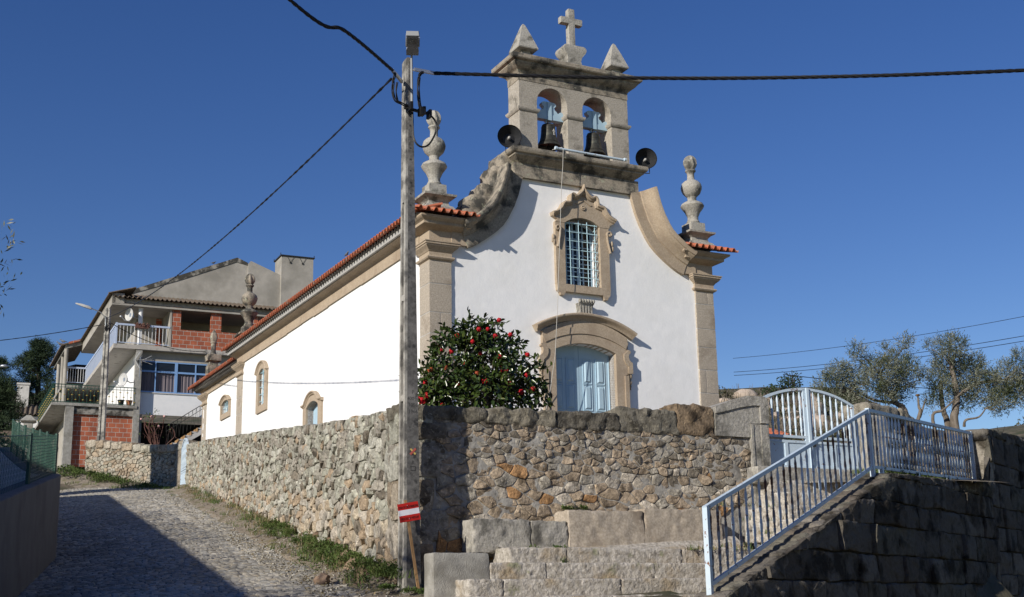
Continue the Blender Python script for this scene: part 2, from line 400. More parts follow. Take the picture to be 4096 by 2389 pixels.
# far ridge
h = MB(); ringn = 90
def ridge(x):
    base = 36 - 9*smooth(-40, 90, x) + 2.5*noise.noise((x*.03, 1, 0)) + .8*noise.noise((x*.15, 3, 0))
    return base - 14*smooth(95, 190, x)
for t in range(7):
    for i in range(ringn+1):
        x = -260 + 520*i/ringn
        zt = ridge(x); f = t/6
        y = 128 + 70*f + 130*max(0, f-.9)*0
        h.vert((x*(.72+.28*f), y, gz(0, 128)*0 + 6 + (zt-6)*math.sin(f*math.pi/2) + 1.4*noise.noise((x*.08, y*.08, 7))))
for t in range(6):
    for i in range(ringn):
        a = t*(ringn+1)+i; h.face((a, a+1, a+ringn+2, a+ringn+1))
tag(h.build('hills', MT['soil'], smooth=180), kind='structure')

# ------------------------------------------------------------------ cobbled lane
LNR = Vector((.938, .3465, 0))                # from the lane towards the wall
def lane(s, q):
    """s along the lane wall from its corner, q to the left of the wall"""
    p = WO + LD*s - LNR*q
    p.z = zroad(p.y) + .05*smooth(2.5, 0, abs(q-2.6))
    return p
rd = MB()
SS = [-16+1.0*i for i in range(66)]; QQ = [-2.0+.5*i for i in range(24)]
for s in SS:
    for q in QQ:
        p = lane(s, q); p.z += .004; rd.vert(p)
for i in range(len(SS)-1):
    for j in range(len(QQ)-1):
        a = i*len(QQ)+j; rd.face((a, a+1, a+1+len(QQ), a+len(QQ)))
tag(rd.build('road', MT['mortar'], smooth=180), kind='structure')
cb = MB(); cb.usecol = True
s = -7.5; row = 0
while s < 37:
    rh = rnd.uniform(.085, .12); row += 1
    q = .42 + .2*noise.noise((s*.4, 0, 5)) + rnd.uniform(-.05, .12)
    qmax = 5.0 + .02*s if s < 7 else 6.6
    while q < qmax:
        wd = rnd.uniform(.085, .15)
        bend = .10*math.sin(q*.55) + .05*noise.noise((q*.8, s*.5, 2))
        gp = rnd.uniform(.006, .012)
        P = [(s+bend+gp, q+gp), (s+bend+gp, q+wd-gp), (s+bend+rh-gp, q+wd-gp), (s+bend+rh-gp, q+gp)]
        ht = .019+rnd.uniform(-.007, .009)
        tl = (rnd.uniform(-.008, .008), rnd.uniform(-.007, .007))
        v = rnd.uniform(.26, .44)*(1 + .25*noise.noise((s*.35, q*.5, 0))); w_ = rnd.uniform(-.012, .028)
        if rnd.random() < .05: w_ += .04
        cb.cc = ((v+w_)*1.03, v+w_*.35, v*.93-w_*.6)
        jit = [(a+rnd.uniform(-.012, .012), b+rnd.uniform(-.012, .012)) for a, b in P]
        lo = [lane(a, b)+Vector((0, 0, -.01)) for a, b in jit]
        cxs = sum(a for a, b in jit)/4; cys = sum(b for a, b in jit)/4
        mid = [lane(a, b)+Vector((0, 0, ht*.72)) for a, b in jit]
        hi = []
        for k, (a, b) in enumerate(jit):
            a2 = cxs+(a-cxs)*.80; b2 = cys+(b-cys)*.80
            hi.append(lane(a2, b2)+Vector((0, 0, ht + tl[0]*(1 if k > 1 else -1) + tl[1]*(1 if k in (1, 2) else -1))))
        o = len(cb.v)
        for p in lo+mid+hi: cb.vert(p)
        for b0 in (0, 4):
            for k in range(4):
                k2 = (k+1) % 4; cb.face((o+b0+k, o+b0+k2, o+b0+4+k2, o+b0+4+k))
        cb.face((o+8, o+9, o+10, o+11))
        q += wd
    s += rh
tag(cb.build('road_setts', MT['cobble'], smooth=60), kind='structure')
# earth verge along the wall
vg = MB()
for i in range(150):
    s = -2.2 + i*.2
    for j in range(8):
        q = -.25 + j*(1.35/7)
        e = .66 + .24*noise.noise((s*.7, 0, 9)) + .12*noise.noise((s*2.5, 3, 9)) - .1*smooth(6, 0, s)
        p = lane(s, min(q, e)); hgt = .22*smooth(e, -.1, q)*smooth(-.9, 1.2, s) + .05*noise.noise((s*2.2, q*3, 1)) * (1 if q < e else 0)
        p.z += max(.012, .03+hgt) if q < e-.05 else .006
        vg.vert(p)
for i in range(149):
    for j in range(7):
        a = i*8+j; vg.face((a, a+1, a+9, a+8))
tag(vg.build('verge', MT['dirt'], smooth=180), kind='structure')
# earth bank in front of the garden wall at the bend
vb = MB(); VB = []
for i in range(24):
    for j in range(9):
        t = i/23; f = j/8
        a = Vector((-16.9, 47.3, 0)).lerp(Vector((-11.3, 43.5, 0)), t); nrm = Vector((-.45, -.89, 0))
        p = a + nrm*(f*2.4*(1-.4*t) - .2)
        zb = (7.25 - 1.35*t)*(1-smooth(0, 1, f)) + (zroad(p.y)+.01)*smooth(0, 1, f)
        p.z = max(zb, zroad(p.y)+.015) + .06*noise.noise((p.x*1.5, p.y*1.5, 2))*(1-f)
        vb.vert(p)
for i in range(23):
    for j in range(8):
        a = i*9+j; vb.face((a, a+1, a+10, a+9))
tag(vb.build('earth_bank', MT['dirt'], smooth=180), kind='structure')

# ------------------------------------------------------------------ stone walling
def power_cells(S0, S1, T0f, T1f, radf, n_try, gap, seed, asp=1.5, keep=None):
    """irregular stones filling S0..S1 x T0..T1: list of (polygon, centre, radius)"""
    r_ = random.Random(seed); pts = []
    rads = sorted([r_.random() for _ in range(n_try)], reverse=True)
    arr = np.zeros((0, 3))
    for u in rads:
        for _ in range(3):
            s = r_.uniform(S0, S1); t = r_.uniform(T0f(s)-.05, T1f(s)+.05); rr = radf(u, s, t)
            if len(arr):
                d = np.hypot((arr[:,0]-s)/asp, arr[:,1]-t)
                if np.any(d < .80*(arr[:,2]+rr)): continue
            arr = np.vstack([arr, [s, t, rr]]); break
    out = []
    for i, (s, t, rr) in enumerate(arr):
        dx = (arr[:,0]-s)/asp; dy = arr[:,1]-t; d = np.hypot(dx, dy); idx = np.argsort(d)[1:22]
        B = rr*3.0
        poly = [(-B, -B), (B, -B), (B, B), (-B, B)]
        for j in idx:
            if d[j] > 6*rr+.5: break
            nx_, ny_ = dx[j]/d[j], dy[j]/d[j]
            off = (d[j]**2 + rr**2 - arr[j,2]**2)/(2*d[j]) - gap
            new = []
            for k in range(len(poly)):
                a = poly[k]; b = poly[(k+1) % len(poly)]
                da = a[0]*nx_+a[1]*ny_-off; db = b[0]*nx_+b[1]*ny_-off
                if da <= 0: new.append(a)
                if da*db < 0:
                    f = da/(da-db); new.append((a[0]+(b[0]-a[0])*f, a[1]+(b[1]-a[1])*f))
            poly = new
            if len(poly) < 3: break
        if len(poly) >= 3:
            pl = []
            for x, y in poly:
                S = min(max(s+x*asp, S0), S1); T = min(max(t+y, T0f(S)), T1f(S)); pl.append((S, T))
            out.append((pl, (s, t), rr))
    return out
def chaikin(p, n=1, q=.22):
    for _ in range(n):
        o = []
        for i in range(len(p)):
            a = p[i]; b = p[(i+1) % len(p)]
            o.append((a[0]*(1-q)+b[0]*q, a[1]*(1-q)+b[1]*q)); o.append((a[0]*q+b[0]*(1-q), a[1]*q+b[1]*(1-q)))
        p = o
    return p
def stones(mb, cells, tintf, relief=.05, seed=0, jit=.012, base=-.02, rot=None):
    r_ = random.Random(seed)
    for poly, (s, t), rr in cells:
        area = abs(sum(poly[i][0]*poly[(i+1) % len(poly)][1]-poly[(i+1) % len(poly)][0]*poly[i][1] for i in range(len(poly))))/2
        if area < .0018: continue
        p = chaikin(poly, 1, rot or .09)
        # split long sides so that outlines can wobble
        q = []
        for i in range(len(p)):
            a = p[i]; b = p[(i+1) % len(p)]; q.append(a)
            if math.hypot(a[0]-b[0], a[1]-b[1]) > .09: q.append(((a[0]+b[0])/2, (a[1]+b[1])/2))
        p = [(x+jit*noise.noise((x*9, y*9, seed)), y+jit*noise.noise((x*9, y*9, seed+5))) for x, y in q]
        cx = sum(a[0] for a in p)/len(p); cy = sum(a[1] for a in p)/len(p)
        hgt = relief*r_.uniform(.55, 1.35)*min(1.25, .55+rr*2.2); tx = r_.uniform(-.35, .35); ty = r_.uniform(-.3, .45)
        mb.cc = tintf(s, t, r_)
        rings = []
        for sc, hh in ((1.0, base), (1.0, .5), (.965, .88), (.82, 1.0), (.45, 1.02)):
            ring = []
            for x, y in p:
                X = cx+(x-cx)*sc; Y = cy+(y-cy)*sc
                if hh < 0: dpt = hh
                else:
                    dpt = hgt*hh*(1 + tx*(X-cx)/max(.08, rr) + ty*(Y-cy)/max(.08, rr)*.7) + (.020+.05*rr)*noise.noise((X*6, Y*6, seed+s))*(hh > .4) + .014*noise.noise((X*17, Y*17, seed))*(hh > .3)
                    dpt = max(dpt, .004)
                ring.append((X, -dpt, Y))
            rings.append(ring)
        mb.loft(rings, cap=False)
        o = len(mb.v); k = len(p); mb.vert((cx, -hgt*1.06, cy))
        for i in range(k): mb.face((o-k+i, o-k+(i+1) % k, o))
def coursed(S0, S1, T0f, T1f, hr, wr, seed, gap=.008):
    r_ = random.Random(seed); out = []; T = min(T0f(S0+(S1-S0)*i/20) for i in range(21)); TM = max(T1f(S0+(S1-S0)*i/20) for i in range(21))
    while T < TM:
        h_ = r_.uniform(*hr); x = S0 - r_.random()*wr[0]
        while x < S1:
            w_ = r_.uniform(*wr); q = []
            n_ = 5
            edge = [(x+gap+(w_-2*gap)*i/n_, T+gap) for i in range(n_+1)] + [(x+w_-gap, T+h_*.5)] + [(x+w_-gap-(w_-2*gap)*i/n_, T+h_-gap) for i in range(n_+1)] + [(x+gap, T+h_*.5)]
            for a, b in edge:
                a = min(max(a, S0), S1); b = min(max(b+.03*noise.noise((a*1.5, T*2, seed)), T0f(a)), T1f(a)); q.append((a+.02*noise.noise((x, b*3, seed)), b))
            zz = [b for a, b in q]; x += w_
            if max(zz)-min(zz) < .09: continue
            out.append((q, (x-w_/2, T+h_/2), h_*.5))
        T += h_
    return out
def prof(pts):
    X = [p[0] for p in pts]; Z = [p[1] for p in pts]
    return lambda x: float(np.interp(x, X, Z))
def tint_mix(pal):
    def f(s, t, r_):
        c = r_.choice(pal); v = r_.uniform(.82, 1.15)
        return tuple(min(.8, a*v*r_.uniform(.96, 1.04)) for a in c)
    return f
TAN = (.40,.315,.225); GREY = (.36,.335,.29); PALE = (.50,.455,.39); RUST = (.40,.235,.115); DARK = (.21,.185,.15); LICH = (.40,.40,.34); LICH2 = (.47,.465,.41); BROWN = (.24,.165,.115)

# --- lane wall: dry stone, weathered -----------------------------------------
ltop = prof([(0,4.30),(1.97,4.51),(4.9,4.82),(8.86,5.29),(14.46,5.95),(20.9,6.69),(27.15,7.36)])
lbot = prof([(0,1.85),(.5,1.95),(1.9,2.2),(4.8,2.62),(8.6,3.25),(17,4.4),(27.15,5.6)])
# local x runs from the far end to the corner, so that -y looks at the lane
lw = MB(); lw.usecol = True
tp = lambda x: ltop(LL-x); bt = lambda x: lbot(LL-x)
def ltint(s, t, r_):
    f = (t-bt(s))/(tp(s)-bt(s)); near = smooth(14, 24, s)
    u = r_.random()
    if f < .42 and u < .25+.35*near: c = r_.choice((PALE, TAN, (.44,.385,.30), (.46,.385,.29), BROWN if f < .15 else PALE))
    elif u < .8: c = r_.choice((LICH, LICH2, GREY, LICH, (.33,.315,.27)))
    else: c = r_.choice((GREY, DARK, TAN))
    v = r_.uniform(.92, 1.2)*1.12; return tuple(a*v for a in c)
cells = power_cells(0, LL-.42, bt, tp, lambda u, s, t: (.055+.155*(1-u)**2.2)*(1.2 if s > 20 and t < 3.5 else 1.0), 8000, .005, 3, 1.75)
stones(lw, cells, ltint, .085, 11, .030, -.06)
lw.m = 1; lw.cc = (1, 1, 1)
n_ = 60
for i in range(n_):
    x0 = (LL-.16)*i/n_; x1 = (LL-.16)*(i+1)/n_
    lw.hexa([(x0,.03,bt(x0)-.5),(x1,.03,bt(x1)-.5),(x1,.5,bt(x1)-.5),(x0,.5,bt(x0)-.5),(x0,.03,tp(x0)-.03),(x1,.03,tp(x1)-.03),(x1,.5,tp(x1)-.03),(x0,.5,tp(x0)-.03)])
lw.m = 0
for i in range(110):                                    # cap stones
    x0 = (LL-.5)*i/110; x1 = (LL-.5)*(i+1)/110; xm = (x0+x1)/2
    lw.cc = ltint(xm, tp(xm), rnd)
    e = Vector((x1-x0, 0, tp(x1)-tp(x0))).normalized()
    lw.rough((xm, .2, tp(xm)-.07+rnd.uniform(-.02, .02)), ((x1-x0)/2-.004, .26+rnd.uniform(-.02, .03), .085), (e, Vector((0,1,0)), Vector((-e.z,0,e.x))), 3, .03, .03, i)
zc = [1.8, 2.0, 2.32, 2.83, 3.35, 3.84, 4.31]           # corner stones
for i in range(6):
    a = zc[i]; b = zc[i+1]; wdt = (.30, .22, .33, .22, .34, .30)[i]
    lw.cc = (LICH, (.36,.29,.22), PALE, (.43,.375,.30), LICH2, LICH)[i]
    lw.rough((LL-wdt+.0, .2, (a+b)/2), (wdt, .26, (b-a)/2-.008), None, 6, .03, .05, i*3)
lwo = lw.build('lane_wall', [MT['stone_tint'], MT['mortar_dark']], smooth=32)
cornerL = WO + LD*LL
lwo.location = (cornerL.x, cornerL.y, 0); lwo.rotation_euler = (0, 0, math.atan2(-LD.y, -LD.x))
tag(lwo, 'long lichen grey dry stone wall climbing beside the cobbled lane', 'stone wall')

# --- front wall: mortared rubble ----------------------------------------------
ftop = prof([(0,4.20),(5.12,4.22)]); fbot = prof([(0,1.9),(1.0,2.2),(2.3,2.7),(5.0,2.9),(5.8,3.3)])
fw_ = MB(); fw_.usecol = True
def ftint(s, t, r_):
    u = r_.random(); f = (t-2.5)/1.7
    if u < .30: c = (.37,.30,.225)
    elif u < .5: c = GREY
    elif u < .5+.16*(1-f): c = RUST
    elif u < .74: c = PALE if f < .7 else DARK
    else: c = DARK if f > .55 and r_.random() < .5 else (.36,.29,.215)
    v = r_.uniform(.9, 1.2)*1.15; return tuple(a*v for a in c)
cells = power_cells(.50, 5.78, fbot, ftop, lambda u, s, t: (.055+.19*(1-u)**2.1)*(1.3 if s < 1.1 else 1.0)*(.70 if t > 3.6 else 1.1), 3600, .006, 21, 1.65)
stones(fw_, cells, ftint, .046, 5, .034, -.03)
fw_.m = 1; fw_.cc = (1, 1, 1)
NM = 90
for i in range(NM+1):
    for j in range(34):
        x = .03+5.9*i/NM; z = 1.6+2.6*j/33; fw_.vert((x, -.014-.016*noise.noise((x*5, z*5, 3))-.012*noise.noise((x*14, z*14, 1)), z))
o_ = len(fw_.v)-(NM+1)*34
for i in range(NM):
    for j in range(33):
        a = o_+i*34+j; fw_.face((a, a+34, a+35, a+1))
fw_.box(.03, 5.98, .03, .45, 1.0, 4.2); fw_.m = 0
qz = [1.7, 2.1, 2.55, 3.0, 3.4, 3.9, 4.18]
for i in range(6):
    wdt = (.34,.24,.36,.25,.30,.35)[i]; fw_.cc = (DARK, TAN, GREY, (.3,.25,.19), GREY, DARK)[i]
    fw_.rough((wdt-.02, .2, (qz[i]+qz[i+1])/2), (wdt, .255, (qz[i+1]-qz[i])/2-.012), None, 6, .02, .045, i)
cx_ = [-.03, 1.28, 2.37, 3.43, 4.45, 5.12]                # coping stones
for i in range(5):
    a, b = cx_[i], cx_[i+1]; z1 = (4.39, 4.41, 4.43, 4.54, 4.65)[i]; z0 = 4.17
    fw_.cc = ((.19,.175,.14),(.25,.23,.185),(.14,.13,.11),(.22,.205,.17),(.27,.205,.14))[i]
    fw_.rough(((a+b)/2, .2, (z0+z1)/2), ((b-a)/2-.003, .245, (z1-z0)/2), None, 9, .06, .035, 40+i, 5)
fwo = fw_.build('front_wall', [MT['stone_tint'], MT['mortar']], smooth=32)
fwo.location = (WO.x, WO.y, 0); fwo.rotation_euler = (0, 0, YAW)
tag(fwo, 'mortared tan rubble wall with dark coping below the church front', 'stone wall')

def local(name, label, cat, group=None): return thing(name, label, cat, WO, YAW, group)
# gate pillar with carved panel (left) and its cap
gp = local('gate_pillar', 'dressed granite gate pillar with sunken panel left of the churchyard gate', 'gate pillar')
p = MB()
p.pxz([(5.79,3.0),(6.13,3.0),(6.13,4.40),(5.79,4.40)], -.06, .42)
p.pxz([(5.80,3.80),(5.845,3.74),(5.845,4.395),(5.80,4.395)], -.074, -.05)
p.pxz([(5.99,3.62),(6.14,3.62),(6.14,4.395),(5.99,4.395)], -.074, -.05)
p.pxz([(5.80,3.02),(6.14,3.02),(6.14,3.62),(5.99,3.62),(5.95,3.66),(5.845,3.74),(5.80,3.80)], -.074, -.05)
p.build('shaft', MT['granite_grey'], gp, 30)
p = MB()
p.pxz([(5.14,4.19),(5.14,4.63),(5.45,4.745),(5.74,4.83),(6.10,4.835),(6.15,4.76),(6.15,4.42),(5.80,4.405),(5.78,4.19)], -.06, .44)
p.pxz([(5.14,4.53),(5.30,4.565),(5.58,4.64),(5.86,4.69),(5.99,4.69),(5.99,4.42),(6.15,4.42),(6.15,4.765),(6.10,4.84),(5.74,4.835),(5.45,4.75),(5.14,4.635)], -.085, -.05)
p.build('cap', MT['granite_grey'], gp, 30)
gq = local('gate_pillar', 'tall worn granite gate pillar with swept cap right of the churchyard gate', 'gate pillar')
p = MB(); p.rough((8.36, .2, 3.9), (.24, .30, .78), None, 6, .02, .05, 3); p.build('shaft', MT['granite_grey'], gq, 45)

# --- bench, steps, block ----------------------------------------------------
bn = local('stone_bench', 'long granite block bench at the foot of the rubble wall', 'stone bench')
def blockrow(mb, spec, y0, y1, amp=.016, tint=None):
    for i, (a, b, z0, z1) in enumerate(spec):
        mb.rough(((a+b)/2, (y0+y1)/2, (z0+z1)/2), ((b-a)/2-.0015, (y1-y0)/2, (z1-z0)/2), None, 10, amp*1.5, .02, i*2.3+z0, 9)
p = MB(); blockrow(p, [(.86,1.72,2.40,2.845),(1.73,2.30,2.40,2.83)], -.42, .0, .022); p.build('seat_block', MT['granite_grey'], bn, 60)
p = MB(); blockrow(p, [(2.30,3.52,2.44,2.985),(3.53,4.88,2.5,3.03)], -.44, .0, .022); p.build('seat_block', MT['granite'], bn, 60)
st = local('stone_staircase', 'worn granite steps rising from the lane to the churchyard gate', 'steps')
def railx(y): return 2.52 + (y+3.23)*(7.43-2.52)/(3.23-.82)
def steprow(y, zt, x0, cuts, hgt=.23, dep=.5):
    p = MB(); x1 = railx(y)-.06
    X = [x0]+[c for c in cuts if c < x1-.2]+[x1]
    blockrow(p, [(X[i], X[i+1], zt-hgt, zt) for i in range(len(X)-1)], y, y+dep, .014)
    return p.build('step', MT['granite_step'], st, 60)
MT['granite_step'] = mat('worn_step_granite', (.33,.30,.255), (.56,.525,.47), 15, .92, 1.0, 18, .04, c3=(.36,.29,.20), s3=2.1, t3=(.54,.68), detail=6, c4=(.27,.27,.18), s4=4, t4=(.62,.7))
steprow(-.80, 2.449, 1.19, (2.05, 3.9)); steprow(-1.15, 2.239, .737, (1.55, 3.2))
steprow(-1.5, 2.025, .265, (.75, 2.45, 4.1)); steprow(-1.85, 1.81, -.307, (.9, 2.1, 3.4)); steprow(-2.2, 1.60, -.8, (.6, 2.0)); steprow(-2.55, 1.4, -1.0, (.6, 2.0))
for y, z, x0 in ((-1.75, 2.64, 5.5), (-1.4, 2.86, 5.45), (-1.05, 3.08, 5.62), (-.70, 3.30, 5.85), (-.35, 3.52, 6.0)): steprow(y, z, x0, (5.9, 6.7), .3, 1.2)
p = MB(); p.rough((7.0, .12, 3.60), (1.3, .42, .13), None, 6, .012, .03, 5); p.build('threshold', MT['granite_grey'], st, 60)
p = MB()
for i in range(13):
    for j in range(4):
        x = 1.2+i*.33; f = j/3; y = -.66+f*.30
        p.vert((x, y, 2.44+f*.05+.17*smooth(2, 5, x)*f+.01*noise.noise((x*3, y*3, 0))))
for i in range(12):
    for j in range(3):
        a = i*4+j; p.face((a, a+4, a+5, a+1))
p.build('landing', MT['granite_step'], st, 180)
cbk = MB(); cbk.rough((.35, -1.0, 1.9), (.385, .15, .46), None, 8, .012, .025, 9, 5)
o = cbk.build('concrete_block', MT['concrete'], None, 50); o.location = WO; o.rotation_euler = (0, 0, YAW)
tag(o, 'stained grey cement block between utility pole and the lowest steps', 'concrete block')

# --- churchyard fill ----------------------------------------------------------
yd = MB(); NS = 26
for i in range(NS+1):
    s = LL*1.02*i/NS
    a = WO + LD*s + LNR*.45
    for j in range(13):
        p = a + XD*(j*.95) + (YD*.45 if i == 0 else Vector())
        p.z = max(3.72 + .045*s*0 + .02*j*0, ltop(min(s, LL))-.62) + .25*smooth(0, 1, j/3)*0
        p.z += .55*smooth(0, 9, s) if s < 12 else .55
        yd.vert(p)
for i in range(NS):
    for j in range(12):
        a = i*13+j; yd.face((a, a+1, a+14, a+13))
tag(yd.build('churchyard', MT['dirt'], smooth=180), kind='structure')

# ------------------------------------------------------------------ church
ch = thing('church', 'whitewashed village chapel with granite trim, curved gable and twin arched bell gable', 'church', CO, YAW)
XC = 4.29; W1 = 8.56; ZB = 3.0
NL = 17.6; CX = .42; CE = 24.45          # nave length, chancel offset, chancel end
inner = [(5.97,12.70),(5.99,12.62),(6.04,12.42),(6.11,12.17),(6.23,11.86),(6.42,11.50),(6.56,11.30),(6.72,11.14),(6.89,11.0),(7.05,10.88),(7.21,10.77),(7.38,10.67),(7.56,10.595),(7.80,10.58)]
mir = lambda p: (2*XC-p[0], p[1])
# openings
wop = [(3.84,9.93),(4.91,9.93),(4.91,11.58)] + list(reversed(arc(4.375,11.58,.535,.19,10)))[1:-1] + [(3.84,11.58)]
dop = [(3.47,4.9),(5.27,4.9),(5.27,8.18)] + list(reversed(arc(4.37,8.18,.9,.2,12)))[1:-1] + [(3.47,8.18)]
outer = [(.3,ZB),(8.2,ZB),(8.2,10.8)] + list(reversed([(x+.1, z+.08) for x, z in inner])) + [(2*XC-x-.1, z+.08) for x, z in inner] + [(.3,10.8)]
p = MB(); p.holed(outer, [wop, dop], lambda q: (q[0], .06, q[1]), lambda q: (q[0], .42, q[1]))
p.m = 1; p.box(.3, 8.2, .75, .85, ZB, 10.9)
p.build('front_wall', [MT['plaster'], MT['dark']], ch, 0)
# nave side wall with narrow window and side door
nwo = [(13.97,8.73),(14.66,8.73),(14.66,9.84)] + list(reversed(arc(14.315,9.84,.345,.15,8)))[1:-1] + [(13.97,9.84)]
sdo = [(8.26,5.0),(9.38,5.0),(9.38,7.84)] + list(reversed(arc(8.82,7.84,.56,.16,8)))[1:-1] + [(8.26,7.84)]
p = MB(); p.holed([(.4,ZB),(17.4,ZB),(17.4,11.0),(.4,11.0)], [nwo, sdo], lambda q: (.03, q[0], q[1]), lambda q: (.30, q[0], q[1]))
p.m = 1; p.box(.5, 8.1, 17.3, 17.4, ZB, 11.4); p.box(8.5, 8.56, .4, 17.4, ZB, 11.0)
p.build('nave_wall', [MT['plaster'], MT['plaster']], ch, 0)
cwo = [(20.2,9.42),(21.28,9.42),(21.28,9.80)] + list(reversed(arc(20.74,9.80,.54,.12,8)))[1:-1] + [(20.2,9.80)]
p = MB(); p.holed([(17.5,ZB),(24.3,ZB),(24.3,10.9),(17.5,10.9)], [cwo], lambda q: (CX+.03, q[0], q[1]), lambda q: (CX+.30, q[0], q[1]))
p.m = 1; p.box(CX, 8.1, 24.2, 24.3, ZB, 10.9)
p.build('chancel_wall', [MT['plaster'], MT['plaster']], ch, 0)

# corner pilasters: blocks with pointing between them
def pilaster(x0, x1, y0, y1, z1, seed, h0=.62, core=.012):
    p = MB(); r_ = random.Random(seed); p.m = 1
    p.box(x0+core, x1-core, y0+core, y1-core, ZB, z1); p.m = 0; z = ZB
    while z < z1-.05:
        h = min(r_.uniform(h0*.75, h0*1.25), z1-z)
        if z1-z-h < .2: h = z1-z
        if r_.random() < .45 and x1-x0 > .5:
            c = x0+(x1-x0)*r_.uniform(.35, .65)
            for a, b in ((x0, c), (c, x1)): p.rough(((a+b)/2, (y0+y1)/2, z+h/2), ((b-a)/2-.006, (y1-y0)/2, h/2-.007), None, 4, .006, .012, r_.random()*9, 9)
        else: p.rough(((x0+x1)/2, (y0+y1)/2, z+h/2), ((x1-x0)/2, (y1-y0)/2, h/2-.007), None, 5, .006, .012, r_.random()*9, 9)
        z += h
    return p.build('pilaster', [MT['granite'], MT['joint']], ch, 60)
pilaster(0, .60, 0, .62, 10.2, 1); pilaster(7.95, W1, 0, .62, 10.2, 2)
pilaster(.0, .55, 16.88, 17.6, 10.25, 3); pilaster(CX, CX+.5, 23.85, 24.52, 10.25, 4)
capp = [(-.01,10.12),(.0,10.16),(.055,10.19),(.075,10.225),(.055,10.26),(.01,10.275),(.01,10.37),(.03,10.385),(.04,10.41),(.10,10.46),(.14,10.50),(.145,10.525),(.17,10.535),(.17,10.575),(.19,10.585),(.19,10.61),(.0,10.62)]
for x0, x1, y0, y1, dz in ((0,.60,0,.62,0),(7.95,W1,0,.62,0),(0,.55,16.88,17.6,.07),(CX,CX+.5,23.85,24.52,.07)):
    p = MB(); p.stack((x0,x1,y0,y1), [(o, z+dz) for o, z in capp]); p.build('capital', MT['granite_trim'], ch, 30)
# entablature over the pilasters (front returns) and along the sides
ent = [(.0,10.60),(.0,10.92),(.02,10.93),(.05,10.94),(.24,11.02),(.245,11.09),(.27,11.10),(.29,11.12),(.35,11.145),(.37,11.17),(.37,11.21),(.0,11.22)]
p = MB(); p.stack((0,.80,0,.62), ent); p.box(.6, 1.07, -.03, .5, 10.61, 10.97)
p.build('entablature', MT['granite_trim'], ch, 30)
p = MB(); p.stack((7.76,W1,0,.62), ent); p.box(7.51, 7.98, -.03, .5, 10.61, 10.97); p.build('entablature', MT['granite_trim'], ch, 30)
p = MB()                                                     # nave: frieze blocks, cove, fascia
y = .62; k = 0
while y < 17.0:
    e = min(y+rnd.uniform(1.1, 1.7), 17.6); p.box(-.02, .10, y+.004, e-.004, 10.66+rnd.uniform(-.015,.015), 10.95); y = e
cove = [(0,10.94),(-.03,10.95),(-.06,10.99),(-.13,11.02),(-.22,11.045),(-.26,11.06),(-.26,11.10),(0,11.10)]
p.loft([[(x, yy, z) for x, z in cove] for yy in (.55, 17.75)])
p.build('cornice', MT['granite_trim'], ch, 30)
p = MB(); p.loft([[(x, yy, z) for x, z in [(0,11.085),(-.33,11.085),(-.34,11.20),(0,11.20)]] for yy in (.35, 17.8)]); p.build('fascia', MT['fascia'], ch, 0)
p = MB(); y = 17.6
while y < 23.8:
    e = min(y+rnd.uniform(1.0, 1.6), 24.0); p.box(CX-.02, CX+.1, y+.004, e-.004, 10.64, 10.82); y = e
cov2 = [(a+CX, z-.11) for a, z in cove]
p.loft([[(x, yy, z) for x, z in cov2] for yy in (17.6, 24.75)]); p.build('cornice', MT['granite_trim'], ch, 30)

# curved gable trim: flat band, ogee, and the thick masonry behind
tp_ = [(.03,.10),(.03,-.05),(-.27,-.05),(-.285,-.085),(-.32,-.10),(-.37,-.13),(-.43,-.24),(-.47,-.33),(-.50,-.35),(-.50,-.385),(-.56,-.42),(-.61,-.42),(-.63,-.39),(-.63,.10)]
curveR = list(inner); curveL = [mir(q) for q in reversed(inner)]
Fm = lambda q, d: (q[0], d, q[1])
cR = curveR[:-1]
p = MB(); p.sweep(cR, [(-n, d) for n, d in tp_], Fm); p.build('gable_trim', MT['granite_trim'], ch, 40)
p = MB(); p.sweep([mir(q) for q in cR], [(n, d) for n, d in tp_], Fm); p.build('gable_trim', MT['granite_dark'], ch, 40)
p = MB()                                                     # horizontal part with frieze
p.box(2.4, 6.2, -.05, .62, 12.66, 13.05)
top = [(.0,13.03),(.03,13.04),(.06,13.08),(.13,13.12),(.20,13.18),(.235,13.20),(.235,13.24),(.29,13.26),(.32,13.30),(.33,13.34),(.32,13.40),(.0,13.43)]
p.stack((2.55, 6.03, -.02, .60), top)
p.build('gable_cornice', MT['granite_dark'], ch, 35)
# the stepped rough back of the gable
for sgn in (1, -1):
    p = MB()
    for i, (a, b, z0, z1) in enumerate(((2.1,2.62,12.4,13.34),(1.86,2.35,11.9,12.98),(1.52,2.1,11.6,12.42),(1.2,1.9,11.3,12.10),(.96,1.6,11.1,11.80),(2.3,2.7,11.5,13.3))):
        c = (a+b)/2 if sgn == 1 else 2*XC-(a+b)/2-.35
        if sgn == -1: z1 -= .3
        p.rough((c, .54, (z0+z1)/2), ((b-a)/2, .42, (z1-z0)/2), None, 6, .07, .09, i*4+sgn, 3.5)
    p.build('gable_back', MT['granite_dark'], ch, 50)

